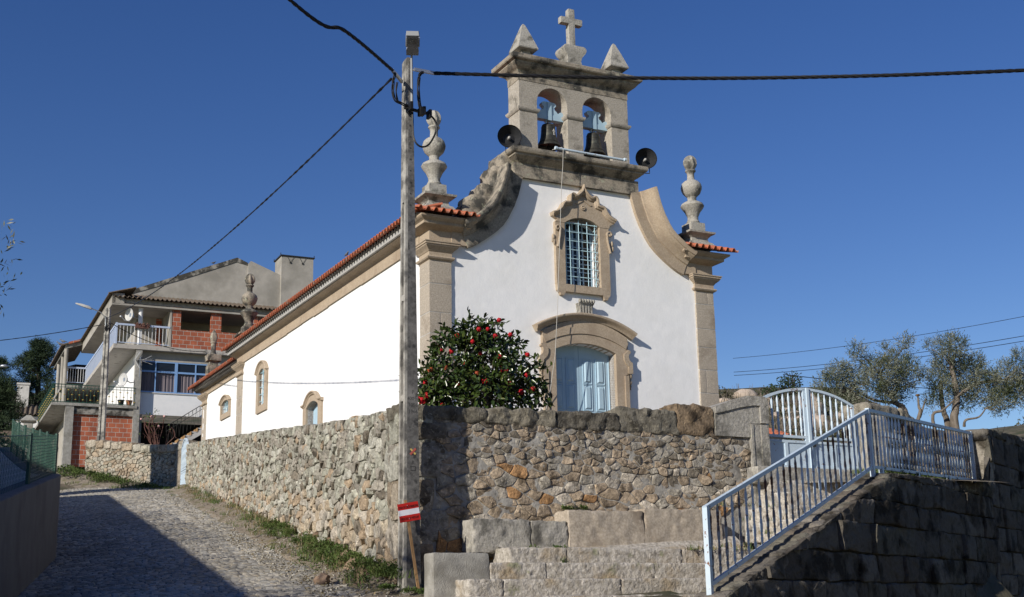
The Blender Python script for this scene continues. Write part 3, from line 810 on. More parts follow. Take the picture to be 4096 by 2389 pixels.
# bell gable
bg_ = MB()
bo = [(3.13,13.40),(4.06,13.40),(4.06,14.86)] + list(reversed(arc(3.595,14.86,.465,.465,14)))[1:-1] + [(3.13,14.86)]
b2 = [(4.53,13.40),(5.44,13.40),(5.44,14.86)] + list(reversed(arc(4.985,14.86,.455,.455,14)))[1:-1] + [(4.53,14.86)]
out = [(2.60,13.38),(3.13,13.38)] ; 
def wallring(p, y0, y1):
    # piers and arch spandrels as one outline with two openings from below
    poly = [(2.60,13.38),(3.13,13.38),(3.13,14.86)] + arc(3.595,14.86,.465,.465,14)[1:-1] + [(4.06,14.86),(4.06,13.38),(4.53,13.38),(4.53,14.86)] + arc(4.985,14.86,.455,.455,14)[1:-1] + [(5.44,14.86),(5.44,13.38),(5.98,13.38),(5.98,15.62),(2.60,15.62)]
    p.pxz(poly, y0, y1)
wallring(bg_, .0, .62)
bg_.build('bell_gable', MT['granite_tower'], ch, 30)
for x0, x1 in ((2.60,3.13),(4.06,4.53),(5.44,5.98)):
    p = MB()
    p.stack((x0, x1, 0, .62), [(0,14.53),(.02,14.54),(.05,14.575),(.065,14.61),(.065,14.64),(0,14.67)])
    p.build('impost_band', MT['granite_tower'], ch, 30)
p = MB()
p.stack((2.60, 5.98, 0, .62), [(0,15.40),(.012,15.41),(.012,15.60),(.03,15.62),(.05,15.66),(.09,15.70),(.17,15.74),(.22,15.80),(.235,15.82),(.235,15.85),(.31,15.88),(.33,15.91),(.33,16.0),(.30,16.03),(.0,16.06)])
p.build('bell_gable_cornice', MT['granite_dark'], ch, 30)
# joints of the bell gable drawn as recessed pointing is too fine; pyramids and cross
for x in (2.93, 5.80):
    p = MB()
    p.stack((x-.20, x+.20, .11, .51), [(.03,16.02),(.03,16.20),(-.02,16.23),(-.06,16.29),(-.07,16.37)])
    p.loft([[(x-a, .31-a, z), (x+a, .31-a, z), (x+a, .31+a, z), (x-a, .31+a, z)] for a, z in ((.13,16.36),(.29,16.38),(.30,16.41),(.16,16.83),(.045,17.15),(.012,17.2))])
    p.build('pyramid_finial', MT['granite_grey'], ch, 25)
cr = MB(); xq = 4.41
cr.loft([[(xq-a, .31-b, z), (xq+a, .31-b, z), (xq+a, .31+b, z), (xq-a, .31+b, z)] for a, b, z in ((.38,.26,16.0),(.36,.25,16.16),(.23,.2,16.24),(.20,.2,16.34),(.23,.22,16.46),(.33,.25,16.58),(.355,.26,16.66),(.33,.25,16.74),(.28,.24,16.77),(.1,.1,16.78))])
cr.build('cross_base', MT['granite_grey'], ch, 25)
cr = MB(); cr.rough((xq+.01, .31, 17.33), (.10, .09, .60), None, 3, .012, .02, 2); cr.rough((xq+.01, .31, 17.57), (.34, .092, .095), None, 3, .012, .02, 4)
cr.build('cross', MT['granite_grey'], ch, 45)

# finials
def finial(x, y, z0, kind, dz=0):
    p = MB()
    p.stack((x-.33, x+.33, y-.33, y+.33), [(.04,z0),(.07,z0+.05),(.075,z0+.13),(.03,z0+.20),(-.04,z0+.24),(-.06,z0+.33),(.0,z0+.40),(.10,z0+.45),(.11,z0+.50),(.02,z0+.53),(-.12,z0+.55)])
    p.rough((x, y, z0+.66), (.24, .24, .15), None, 3, .01, .02, x)
    pr = [(.16,.78),(.19,.86),(.15,.93),(.155,1.02),(.22,1.16),(.31,1.28),(.335,1.33),(.30,1.40),(.20,1.46),(.13,1.49),(.125,1.53),(.13,1.60),(.17,1.64),(.25,1.72),(.29,1.82),(.30,1.90),(.27,2.0),(.20,2.07),(.12,2.11),(.105,2.14),(.10,2.28),(.115,2.34),(.15,2.37),(.15,2.41),(.11,2.43)]
    p.lathe([(r_, z0+z) for r_, z in pr], (x, y, 0), 18)
    fl = [(.10,2.43),(.15,2.50),(.18,2.58),(.175,2.68),(.14,2.77),(.09,2.83),(.02,2.86)]
    p.lathe([(r_, z0+z) for r_, z in fl], (x, y, 0), 28, lambda a, z: 1+.13*math.sin(7*a+z*5))
    p.build('finial', MT['granite_grey'] if kind else MT['granite_dark'], ch, 40)
finial(.30, .36, 11.40, 1); finial(8.26, .36, 11.40, 1); finial(.42, 17.75, 11.42, 0)
p = MB(); x, y = CX+.50, 25.0
p.rough((x, y, 11.75), (.26, .26, .35), None, 4, .03, .03, 1); p.rough((x, y, 12.18), (.18, .18, .12), None, 4, .03, .03, 2)
p.rough((x, y, 12.42), (.30, .30, .15), None, 4, .03, .04, 3)
p.lathe([(.22,12.55),(.13,12.62),(.105,12.72),(.11,13.05),(.14,13.08),(.14,13.12),(.11,13.14),(.15,13.22),(.165,13.35),(.12,13.5),(.05,13.62),(.01,13.66)], (x, y, 0), 12, lambda a, z: 1+.08*math.sin(5*a)*(z > 13.14))
p.build('finial', MT['granite_dark'], ch, 40)

# roofs of curved tiles
def tiles(p, u0, u1, f, per=.2, amp=.055, th=.014, rows=None, n=10):
    """u along the eave; f(u, t, h) -> point, t up the slope from the eave; h above the roof plane"""
    N = int(round((u1-u0)/per))*n; T = rows or [0, .9]
    def hh(k):
        a = (k % n)/n*2*math.pi; s_ = math.sin(a); return amp*(abs(s_)**.62)*(1 if s_ >= 0 else -1)
    for lay in (0, 1):
        for i in range(N+1):
            for t in T: p.vert(f(u0+(u1-u0)*i/N, t, hh(i)+(th if lay == 0 else 0)))
    o = len(p.v)-2*(N+1)*len(T); k = len(T); b = o+(N+1)*k
    for i in range(N):
        for j in range(k-1):
            a = o+i*k+j; p.face((a, a+k, a+k+1, a+1)); a = b+i*k+j; p.face((a, a+1, a+k+1, a+k))
        p.face((o+i*k, b+i*k, b+(i+1)*k, o+(i+1)*k))
SL = .35
rf = MB()
zt0 = 11.285
tiles(rf, 1.15, 17.95, lambda u, t, h: (-.54+t, u, zt0+SL*t+h), rows=[0, .45, .46, .95, .96, 4.83])
tiles(rf, -.25, 1.15, lambda u, t, h: (-.54+t, u, zt0+SL*t*.9+h), rows=[0, .45, .46, .80])
rf.m = 0
tiles(rf, 1.15, 17.9, lambda u, t, h: (9.12-t, u, zt0+SL*t+h), rows=[0, 4.83])
tiles(rf, -.5, 1.15, lambda u, t, h: (u, -.54+t, zt0+.30*t+h), rows=[0, .5, .52, .9])       # little returns over the front corners
tiles(rf, 7.45, 9.1, lambda u, t, h: (u, -.54+t, zt0+.30*t+h), rows=[0, .5, .52, .9])
rf.build('nave_roof', MT['tile'], ch, 60)
p = MB(); tiles(p, -.2, 17.9, lambda u, t, h: (-.40+t, u, 11.235+.05*t+h*.8), per=.2, rows=[0, .4])
p.build('eave_course', MT['tile_grey'], ch, 60)
p = MB(); p.loft([[(x, yy, z) for x, z in [(-.36,11.26),(4.29,12.86),(8.94,11.26)]] for yy in (1.3, 17.85)]); p.build('roof_deck', MT['tile'], ch, 0)
p = MB()
zc0 = 11.03
tiles(p, 17.62, 25.1, lambda u, t, h: (CX-.52+t, u, zc0+.45*t+h), rows=[0, .45, .46, .95, .96, 4.3])
p.build('chancel_roof', MT['tile'], ch, 60)
p = MB(); tiles(p, 17.62, 24.95, lambda u, t, h: (CX-.36+t, u, 10.97+.05*t+h*.8), per=.2, rows=[0, .4]); p.build('eave_course', MT['tile_grey'], ch, 60)
p = MB(); tiles(p, 17.62, 24.8, lambda u, t, h: (CX-.28+t, u, 10.90+.03*t+h*.6), per=.2, rows=[0, .3]); p.build('eave_course', MT['tile_grey'], ch, 60)

# --- gable window -------------------------------------------------------------
gw = MB()                                                    # jambs, sill with ears, head
gw.pxz([(3.565,9.92),(3.84,9.92),(3.84,11.58),(3.56,11.58)], -.05, .30)
gw.pxz([(4.91,9.92),(5.19,9.92),(5.185,11.58),(4.91,11.58)], -.05, .30)
gw.pxz([(3.57,9.92),(3.585,9.74),(3.66,9.68),(3.68,9.62),(3.76,9.615),(3.80,9.66),(3.82,9.72),(4.95,9.72),(4.98,9.66),(5.0,9.60),(5.09,9.60),(5.11,9.66),(5.17,9.72),(5.19,9.92)], -.055, .30)
hd = arc(4.375,11.58,.535,.19,10)
hp = [(0,12.70),(.035,12.60),(.075,12.52),(.15,12.44),(.215,12.385),(.255,12.38),(.29,12.41),(.345,12.42),(.40,12.39),(.435,12.32),(.44,12.25),(.455,12.18),(.50,12.165),(.60,12.16),(.66,12.10),(.71,12.0),(.78,11.92),(.86,11.87),(.97,11.83)]
xw = 4.43
ol = [(xw-a, z) for a, z in reversed(hp)] + [(xw+a, z) for a, z in hp[1:]]
plate = ol + [(xw+.95,11.74),(xw+.80,11.66),(xw+.765,11.58),(4.91,11.58)] + list(reversed(hd))[1:-1] + [(3.84,11.58),(xw-.87,11.58),(xw-.80,11.66),(xw-.95,11.74)]
gw.pxz(plate, -.06, .30)
gw.build('window_surround', MT['granite_trim'], ch, 30)
p = MB()
p.sweep(ol, [(.0,-.05),(.0,-.16),(-.03,-.175),(-.06,-.16),(-.075,-.12),(-.10,-.11),(-.115,-.085),(-.12,-.05)], Fm)
def volute(cx, cz, sgn):
    path = []
    for i in range(26):                                      # spiral out of the eye
        t = i/25; a = math.pi*(1.0+2.2*t); r_ = .015+.075*t
        path.append((cx+sgn*r_*math.cos(a), -.085, cz+r_*math.sin(a)))
    x0, _, z0 = path[-1]
    for i in range(1, 9):
        t = i/8; path.append((x0+sgn*(-.02+.10*math.sin(t*1.6))*t, -.08, z0-.46*t))
    p.tube(path, [.034]*len(path), 6)
volute(3.615, 11.40, -1); volute(5.20, 11.40, 1)
for sx in (3.50, 5.28):
    p.ball((sx, -.04, 11.16), .06, 8, 6, (.8,.8,1.4)); p.ball((sx+.02, -.04, 11.02), .045, 8, 6, (.8,.8,2)); p.ball((sx-.03, -.04, 11.05), .03, 8, 6, (.8,.8,1.8))
p.tube([(xw-.02+.055*math.cos(a*.35), -.075, 12.05+.055*math.sin(a*.35)) for a in range(19)], .016, 6)
p.ball((xw-.02, -.075, 12.05), .03)
p.pxz([(xw-.25,12.15),(xw,12.30),(xw+.25,12.15),(xw+.20,12.13),(xw,12.25),(xw-.20,12.13)], -.08, -.05)
p.build('window_hood', MT['granite_trim'], ch, 40)
def window(parts, name='window'):
    pass
wn = MB(); wn.box(3.84, 4.91, .415, .42, 9.9, 11.8); wno = wn.build('window', MT['glass'], ch, 0)
p = MB()
for x in (3.86, 4.03, 4.31, 4.46, 4.62, 4.87): p.box(x-.016 if x not in (4.31,4.46) else x-.028, x+.016 if x not in (4.31,4.46) else x+.028, .375, .41, 9.93, 11.74)
for i in range(8): p.box(3.84, 4.91, .38, .405, 9.95+i*.225, 9.975+i*.225)
p.tube([(x, .39, z-.02) for x, z in hd], .022, 6)
p.build('sash', MT['bluewood'], wno, 0)
p = MB()
for x in (3.90, 4.03, 4.30, 4.56): 
    p.tube([(x, .02, 9.93), (x, .02, 11.72-.12*abs(x-4.37))], .012, 6)
p.tube([(4.80, .03, 9.93), (4.80, .03, 11.66)], .010, 6)
for i in range(7): p.tube([(3.84, .02, 10.16+i*.243), (4.86, .0, 10.16+i*.243), (4.80, .1, 10.02+i*.243)], .0095, 5)
p.build('grille', MT['grille'], wno, 60)

# --- keystone bracket above the door -----------------------------------------
p = MB(); k0 = 4.385
p.loft([[(k0-a, .06, z), (k0-a, -d, z), (k0+a, -d, z), (k0+a, .06, z)] for a, d, z in ((.19,.07,9.12),(.20,.08,9.16),(.195,.05,9.19),(.20,.06,9.3),(.215,.11,9.40),(.23,.14,9.44))])
for i in range(5): p.box(k0-.165+i*.083-.02, k0-.165+i*.083+.02, -.105, -.04, 9.18, 9.42)
for i in range(6): p.ball((k0-.20+i*.08, -.14, 9.49), .055, 8, 6, (.85,1,1))
for i in range(5): p.ball((k0-.16+i*.08, -.09, 9.135), .035, 8, 6)
p.build('bracket', MT['granite_grey'], ch, 40)

# --- front door -------------------------------------------------------------
xd_ = 4.37
da = arc(xd_, 8.18, .9, .2, 14)
p = MB()
for s_ in (-1, 1):
    q = [(.90,4.8),(.90,8.18),(1.14,8.18),(1.27,8.30),(1.31,8.28),(1.315,8.23),(1.27,8.20),(1.25,8.12),(1.27,8.02),(1.33,7.97),(1.37,7.95),(1.37,7.70),(1.24,7.68),(1.24,4.8)]
    p.pxz([(xd_+s_*a, z) for a, z in q], -.06, .30)
    q = [(1.14,4.8),(1.14,7.60),(1.27,7.62),(1.27,7.86),(1.17,7.95),(1.13,8.05),(1.13,8.17),(1.28,8.30),(1.33,8.28),(1.335,8.22),(1.29,8.19),(1.27,8.12),(1.29,8.03),(1.35,7.98),(1.39,7.96),(1.39,7.68),(1.26,7.66),(1.26,4.8)]
    p.pxz([(xd_+s_*a, z) for a, z in q], -.095, -.05)
    for zz, r_ in ((7.62,.075),(7.53,.045),(7.44,.06),(7.34,.04),(7.27,.025)): p.ball((xd_+s_*1.33, -.02, zz), r_, 8, 6, (.8,.9,1.2))
ua = arc(xd_, 8.56, 1.25, .36, 16)
p.pxz(da + [(xd_+1.14,8.18),(xd_+1.27,8.30),(xd_+1.27,8.62)] + list(reversed(arc(xd_,8.62,1.26,.36,16)))[1:-1] + [(xd_-1.27,8.62),(xd_-1.27,8.30),(xd_-1.14,8.18)], -.06, .30)
p.sweep(arc(xd_,8.32,1.20,.31,18), [(0,-.05),(0,-.085),(.17,-.085),(.17,-.05)], Fm)
p.build('door_surround', MT['granite_trim'], ch, 35)
p = MB()
p.sweep(arc(xd_,8.64,1.45,.40,20), [(-.06,.05),(-.06,-.07),(-.03,-.09),(-.01,-.10),(.02,-.15),(.05,-.20),(.065,-.21),(.10,-.21),(.12,-.19),(.13,.05)], Fm)
p.build('door_hood', MT['granite_trim'], ch, 35)
dr = MB(); dpoly = lambda x0, x1: [(x0,4.9),(x1,4.9)] + [(x1, np.interp(x1, [q[0] for q in da], [q[1] for q in da]))] + [q for q in reversed(da) if x0+.01 < q[0] < x1-.01] + [(x0, np.interp(x0, [q[0] for q in da], [q[1] for q in da]))]
for x0, x1 in ((3.49, 4.335), (4.345, 5.25)):
    d_ = MB(); d_.pxz(dpoly(x0, x1), .30, .36)
    wd = (x1-x0)
    for c in (x0+wd*.27, x0+wd*.70):
        for z0, z1 in ((7.42,8.02),(6.72,7.34),(6.05,6.58),(5.2,5.9)):
            hw = .105
            d_.loft([[(c-hw-a, y_, z0-a), (c+hw+a, y_, z0-a), (c+hw+a, y_, z1+a), (c-hw-a, y_, z1+a)] for a, y_ in ((.035,.31),(.035,.285),(.02,.28),(.0,.295),(-.01,.29),(-.045,.262))])
    dl = d_.build('door_leaf', MT['bluewood'], ch, 0)
    hnd = MB(); hnd.ball(((4.30 if x0 < 4 else 4.40), .27, 6.45), .03); hnd.build('handle', MT['darkiron'], dl)
p = MB(); p.tube([(5.24, .29, 4.9), (5.24, .29, 8.17)], .02, 6); p.build('door_frame', MT['bluewood'], ch)

# --- side windows and side door -----------------------------------------------
Fs = lambda x0: (lambda q: (x0, q[0], q[1]))
def surround(yc, half, oh, z0, z1, rise, orise, sill, xo, top=.16, hood=True, shoulder=False):
    """outer half width, opening half width"""
    p = MB()
    ia = arc(yc, z1, oh, orise, 8); oa = arc(yc, z1+.02, half, rise+top, 10)
    q = [(yc-half, sill), (yc-half, z1+.02)] + oa[1:-1] + [(yc+half, z1+.02), (yc+half, sill)] + ([(yc+oh, sill)] if sill >= z0 else [(yc+half, sill)])
    p.prism([(yc-half, sill), (yc-half, z1+.02)] + oa[1:-1] + [(yc+half, z1+.02), (yc+half, sill), (yc+oh, sill), (yc+oh, z1)] + list(reversed(ia))[1:-1] + [(yc-oh, z1), (yc-oh, sill)], Fs(xo-.035), Fs(xo+.3))
    if sill < z0: p.prism([(yc-oh, sill), (yc+oh, sill), (yc+oh, z0), (yc-oh, z0)], Fs(xo-.033), Fs(xo+.3))
    if hood:
        pth = oa if not shoulder else ([(yc-half-.05, z1+.10), (yc-half+.10, z1+.10)] + arc(yc, z1+.12, half-.22, .30, 10) + [(yc+half-.10, z1+.10), (yc+half+.05, z1+.10)])
        p.sweep(pth, [(-.05,.03),(-.05,-.05),(-.02,-.06),(.0,-.10),(.03,-.11),(.05,-.09),(.05,.03)], lambda c, d: (xo+d, c[0], c[1]))
    p.build('window_surround' if not shoulder else 'side_door_surround', MT['granite_trim'], ch, 35)
surround(14.315, .62, .345, 8.73, 9.84, .20, .15, 8.49, 0)
surround(20.74, .70, .54, 9.42, 9.80, .16, .12, 9.22, CX, .10)
surround(8.82, .86, .56, 5.0, 7.84, .20, .16, 5.0, 0, .12, True, True)
for yc, oh, z0, z1, xo, nb, rc in ((14.315,.345,8.73,9.98,0,1,.14),(20.74,.54,9.42,9.92,CX,3,.17)):
    xo += rc-.33
    p = MB(); p.box(xo+.33, xo+.34, yc-oh, yc+oh, z0, z1+.02); wo_ = p.build('window', MT['glare_pane'], ch, 0)
    p = MB()
    for s_ in (-1, 1): p.box(xo+.27, xo+.33, yc+s_*(oh-.03)-.03, yc+s_*(oh-.03)+.03, z0, z1)
    p.box(xo+.27, xo+.33, yc-oh, yc+oh, z0, z0+.05)
    p.build('sash', MT['white'], wo_, 0)
    p = MB()
    for i in range(nb): p.tube([(xo+.22, yc-oh+2*oh*(i+1)/(nb+1), z0), (xo+.22, yc-oh+2*oh*(i+1)/(nb+1), z1)], .016, 5)
    for i in range(5 if nb == 1 else 1):
        z = z0+(z1-z0)*(i+.6)/(5 if nb == 1 else 1.2); p.tube([(xo+.22, yc-oh, z), (xo+.22, yc+oh, z)], .014, 5)
    p.build('grille', MT['grille'], wo_, 60)
p = MB(); p.prism([(8.26,5.0),(9.38,5.0),(9.38,7.84)] + list(reversed(arc(8.82,7.84,.56,.16,8)))[1:-1] + [(8.26,7.84)], Fs(.21), Fs(.26))
for c in (8.55, 9.08):
    for z0, z1 in ((5.3,6.2),(6.4,7.1),(7.2,7.75)): p.box(.19, .215, c-.17, c+.17, z0, z1)
p.build('side_door', MT['bluewood'], ch, 0)

# --- things hung on the church --------------------------------------------------
def cpt(x, y, z): return CO + XD*x + YD*y + Vector((0,0,z))
def bell(x, z, sc, label, deco):
    b = thing('bell', label, 'bell', cpt(x, .31, z), YAW, 'church bells in the bell gable')
    p = MB()
    pr = [(.02,.66),(.10,.655),(.165,.63),(.185,.58),(.19,.52),(.20,.40),(.215,.28),(.245,.17),(.29,.08),(.325,.02),(.33,0),(.30,.0),(.27,.05),(.20,.2),(.17,.45),(.02,.6)]
    p.lathe([(r_*sc, z_*sc) for r_, z_ in pr], n=28)
    for z_ in (.1,.12,.46,.56): p.lathe([(r_*sc, (z_+d)*sc) for r_, d in ((np.interp(z_,[0,.02,.08,.17,.28,.4,.52,.58],[.33,.325,.29,.245,.215,.2,.19,.185])-.004,-.006),(np.interp(z_,[0,.02,.08,.17,.28,.4,.52,.58],[.33,.325,.29,.245,.215,.2,.19,.185])+.006,0),(np.interp(z_,[0,.02,.08,.17,.28,.4,.52,.58],[.33,.325,.29,.245,.215,.2,.19,.185])-.004,.006))], n=28)
    p.build('bell_body', MT['bronze'], b, 50)
    if deco:
        e = MB(); e.pxz([(.025,.285),(.08,.285),(.08,.30),(.062,.31),(.062,.39),(.09,.39),(.09,.41),(.062,.41),(.062,.46),(.043,.46),(.043,.41),(.015,.41),(.015,.39),(.043,.39),(.043,.31),(.025,.30)], -.222, -.19)
        e.build('emblem', MT['fascia'], b)
    c = MB(); c.tube([(0,0,.5),(0,0,.05)], .018, 6); c.ball((0,0,0), .055, 8, 6); c.tube([(0,0,-.02),(0,0,-.10)], .02, 6); c.build('clapper', MT['horn'], b)
    y = MB(); zz = .70*sc
    y.box(-.445,.445,-.09,.09,zz+.06,zz+.20)
    top = [(-.44,.20),(-.44,.26),(-.40,.33),(-.35,.33),(-.31,.28),(-.26,.28),(-.22,.33),(-.17,.36),(-.15,.42),(-.19,.45),(-.22,.49),(-.21,.54),(-.16,.57),(.16,.57),(.21,.54),(.22,.49),(.19,.45),(.15,.42),(.17,.36),(.22,.33),(.26,.28),(.31,.28),(.35,.33),(.40,.33),(.44,.26),(.44,.20)]
    y.pxz([(a, zz+h) for a, h in top], -.075, .075)
    y.box(-.06,.06,-.11,.11,zz+.04,zz+.56)
    y.build('yoke', MT['bluewood'], b, 30)
    s_ = MB()
    for dx in (-.05, .05): s_.tube([(dx, 0, .64*sc), (dx*1.2, 0, zz+.1)], .022, 6)
    s_.build('strap', MT['bluewood'], b)
bell(3.63, 13.76, 1.0, 'bronze bell with pale cross emblem in the left arch of the bell gable', True)
bell(5.03, 13.75, .98, 'plain bronze bell in the right arch of the bell gable', False)

def horn(x, y, z, r_, label, ang):
    o = thing('loudspeaker', label, 'loudspeaker', cpt(x, y, z), YAW+ang, 'horn loudspeakers on the church gable')
    def ry(prof_):  # lathe about the y axis
        m_ = MB(); m_.lathe(prof_, n=28, cap=False); m_.v = [(a, -c, b) for a, b, c in m_.v]; return m_
    ry([(r_,.0),(r_*1.02,.01),(r_*1.0,-.02),(r_*.8,-.12),(r_*.5,-.24),(r_*.25,-.34),(r_*.2,-.42),(r_*.02,-.42),(r_*.02,-.40),(r_*.16,-.38),(r_*.2,-.33),(r_*.45,-.23),(r_*.76,-.11),(r_*.96,-.015)]).build('horn_bell', MT['horn'], o, 60)
    ry([(.005,-.06),(.03,-.07),(.04,-.10),(.04,-.24),(.02,-.3)]).build('centre_cone', MT['fascia'], o, 60)
    ry([(.02,-.20),(r_*.50,-.215),(r_*.48,-.225),(.02,-.23)]).build('throat_shade', MT['black'], o, 60)  # black disc painting the dark depth inside the horn
    b = MB()
    for dx in (-.1, .1): b.tube([(dx, .1, -r_*.75), (dx, .1, -r_-.10)], .012, 5)
    b.tube([(-.1,.1,-r_-.1),(.1,.1,-r_-.1)], .014, 5); b.tube([(-.1,.1,-r_*.75),(.1,.1,-r_*.75)], .012, 5)
    b.build('bracket', MT['darkiron'], o)
horn(2.27, -.05, 13.73, .315, 'black horn loudspeaker left of the bell gable on the cornice', R(-22))
horn(6.50, -.05, 13.77, .30, 'black horn loudspeaker right of the bell gable on the cornice end', R(-20))
t = thing('tube_light', 'pale blue tubular light lying under the bells', 'lamp', cpt(3.46, -.33, 13.50), YAW)
p = MB(); p.tube([(0,0,0),(2.16,.02,-.005)], .033, 10); p.build('tube', MT['blueiron'], t)
for x in (0, 2.13):
    p = MB(); p.lathe([(.03,0),(.047,0),(.047,.06),(.03,.06)], (0,0,0), 10); p.v = [(c+x, a, b) for a, b, c in p.v]
    p.build('end_cap', MT['blueiron'], t)
cd = MB(); cd.tube([cpt(*q) for q in ((3.62,.1,13.62),(3.68,-.30,13.56),(3.69,-.36,13.48),(3.66,-.36,13.0),(3.60,-.36,12.4),(3.50,-.35,10.8),(3.40,-.33,9.2),(3.33,-.28,8.0),(3.22,-.18,7.1),(3.17,-.12,6.8),(3.05,-.1,6.62),(3.12,-.1,6.58),(3.18,-.1,6.78))], .0085, 5)
tag(cd.build('bell_rope', MT['cordgrey']), 'thin pale bell rope hanging down past window and door', 'rope')

# ------------------------------------------------------------------ utility pole
po = thing('utility_pole', 'tall tapered grey concrete utility pole with lamp and cable clamps at the wall corner', 'utility pole', WO, YAW)
def pz(z):
    t = (z-1.7)/7.5
    return (-.127+.030*t, .113-.113*t, -.43, -.21-.07*t)       # x0 x1 y0 y1
def taper(p, fx0, fx1, fy0, fy1, z0, z1, n=1):
    rings = []
    for i in range(n+1):
        z = z0+(z1-z0)*i/n; x0, x1, y0, y1 = pz(z)
        X0 = x0+fx0 if fx0 >= 0 else x0; X1 = x1 if fx1 is None else x0+fx1
        Y0 = y0+fy0; Y1 = y1 if fy1 is None else y0+fy1
        rings.append([(X0,Y0,z),(X1,Y0,z),(X1,Y1,z),(X0,Y1,z)])
    p.loft(rings)
p = MB()
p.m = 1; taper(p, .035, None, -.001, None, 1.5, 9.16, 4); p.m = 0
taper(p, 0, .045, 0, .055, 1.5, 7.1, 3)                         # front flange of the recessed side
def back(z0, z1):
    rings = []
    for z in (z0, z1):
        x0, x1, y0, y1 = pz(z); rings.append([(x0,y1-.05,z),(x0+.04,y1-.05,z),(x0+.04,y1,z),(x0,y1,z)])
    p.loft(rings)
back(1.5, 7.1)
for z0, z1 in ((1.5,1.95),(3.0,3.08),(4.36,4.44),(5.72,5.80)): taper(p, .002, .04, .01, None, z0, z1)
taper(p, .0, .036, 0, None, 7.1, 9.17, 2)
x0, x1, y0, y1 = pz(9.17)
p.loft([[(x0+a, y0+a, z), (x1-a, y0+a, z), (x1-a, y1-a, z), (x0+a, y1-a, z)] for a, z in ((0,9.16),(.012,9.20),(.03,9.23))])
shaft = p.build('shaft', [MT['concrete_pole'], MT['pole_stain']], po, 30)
hl = MB()
z = 7.05
while z < 8.4:
    x0, x1, y0, y1 = pz(z); xm = (x0+x1)/2+.005; hl = MB(); hl.lathe([(.011,0),(.011,.004)], (0,0,0), 8); hl.v = [(a+xm, y0-.0015-c, b+z) for a, b, c in hl.v]
    hl.build('hole', MT['ink'], po, 0)
    z += .165
def textmesh(name, body, size, m_, parent, loc, rot, ext=.0015, align='CENTER', sx=1.0):
    cu = bpy.data.curves.new(name, 'FONT'); cu.body = body; cu.size = size; cu.extrude = ext; cu.align_x = align; cu.align_y = 'CENTER'
    to = bpy.data.objects.new(name, cu); C.objects.link(to); bpy.context.view_layer.update()
    me = bpy.data.meshes.new_from_object(to.evaluated_get(bpy.context.evaluated_depsgraph_get()))
    bpy.data.objects.remove(to)
    for v in me.vertices: v.co.x *= sx
    me.materials.clear(); me.materials.append(m_)
    o = bpy.data.objects.new(name, me); C.objects.link(o); o.parent = parent; o.location = loc; o.rotation_euler = rot
    return o
for body, zz, sz in (('P', 4.47, .07), ('400 H', 4.385, .065), ('1056', 4.30, .065), ('1966', 4.215, .065), ('R', 3.545, .06)):
    textmesh('stamp', body, sz, MT['ink'], po, (-.0, pz(zz)[2]-.0005, zz), (R(90),0,0))
def fstroke(name, cx, cz, L_, W_, ang, m_, dy):
    q = MB(); c, s_ = math.cos(ang), math.sin(ang); y = -.4315-dy
    q.pxz([(cx+c*a-s_*b, cz+s_*a+c*b) for a, b in ((-L_/2,-W_/2),(L_/2,-W_/2),(L_/2,W_/2),(-L_/2,W_/2))], y, y+.003)
    q.build(name, m_, po, 0)
fstroke('trail_mark', .0, 3.69, .10, .022, R(-45), MT['yellow'], .001); fstroke('trail_mark', .0, 3.69, .11, .028, R(46), MT['redpaint'], .004)
sq = MB()
for a, b, c, d in ((-.035,.035,3.44,3.448),(-.035,.035,3.49,3.498),(-.035,-.027,3.44,3.498),(.027,.035,3.44,3.498)): sq.box(a, b, -.434, -.428, c, d)
sq.build('stamp', MT['ink'], po, 0)
p = MB(); p.tube([(-.02,-.445,8.45),(-.02,-.45,8.62),(-.025,-.45,9.2),(-.028,-.47,9.27)], [.02,.02,.016,.016], 8)
p.build('lamp_arm', MT['lampgrey'], po, 60)
lh = MB()
def lampring(t, w_, h_):   # along the head, towards the lane
    y = -.47-.50*t; z = 9.27+.055*t
    return [(-.02-w_, y, z-h_), (-.02+w_, y, z-h_), (-.02+w_*.9, y, z+h_*1.2), (-.02-w_*.9, y, z+h_*1.2)]
lh.loft([lampring(t, w_, h_) for t, w_, h_ in ((-.02,.06,.03),(.0,.085,.035),(.28,.088,.04),(.44,.07,.04),(.47,.09,.045),(.5,.098,.045),(.96,.096,.04),(1.0,.085,.03))])
def turn(q, a=R(-22.3), cx=-.02, cy=-.47):
    q.v = [(cx+(x-cx)*math.cos(a)-(y-cy)*math.sin(a), cy+(x-cx)*math.sin(a)+(y-cy)*math.cos(a), z) for x, y, z in q.v]; return q
lho = turn(lh).build('lamp_head', MT['lampgrey'], po, 30)
q = MB(); y0_, y1_ = -.47-.50*.64, -.47-.50*.86
q.hexa([(-.07,y0_,9.253),(.03,y0_,9.253),(.03,y1_,9.266),(-.07,y1_,9.266),(-.07,y0_,9.27),(.03,y0_,9.27),(.03,y1_,9.28),(-.07,y1_,9.28)]); turn(q).build('lens', MT['lens'], lho, 0)
q = MB()
for i in range(8):
    t = .54+.06*i; y = -.47-.5*t; z = 9.27+.055*t-.047
    for s_ in (-1, 1): q.box(-.02+s_*.088-.009, -.02+s_*.088+.009, y-.006, y+.006, z-.006, z+.006)
turn(q).build('cooling_fins', MT['galv'], lho, 0)
p = MB(); p.box(.0, .31, -.50, -.47, 9.0, 9.045); p.tube([(-.04,-.42,9.03),(.02,-.48,9.02),(.04,-.48,9.02)], .012, 6); p.build('cable_clamp', MT['galv'], po, 0)
p = MB(); p.bar((-.13,-.36,8.86),(-.34,-.52,8.93),.03,.045); p.build('cable_clamp', MT['galv'], po, 0)
p = MB(); p.bar((-.14,-.46,8.44),(.23,-.56,8.36),.035,.035)
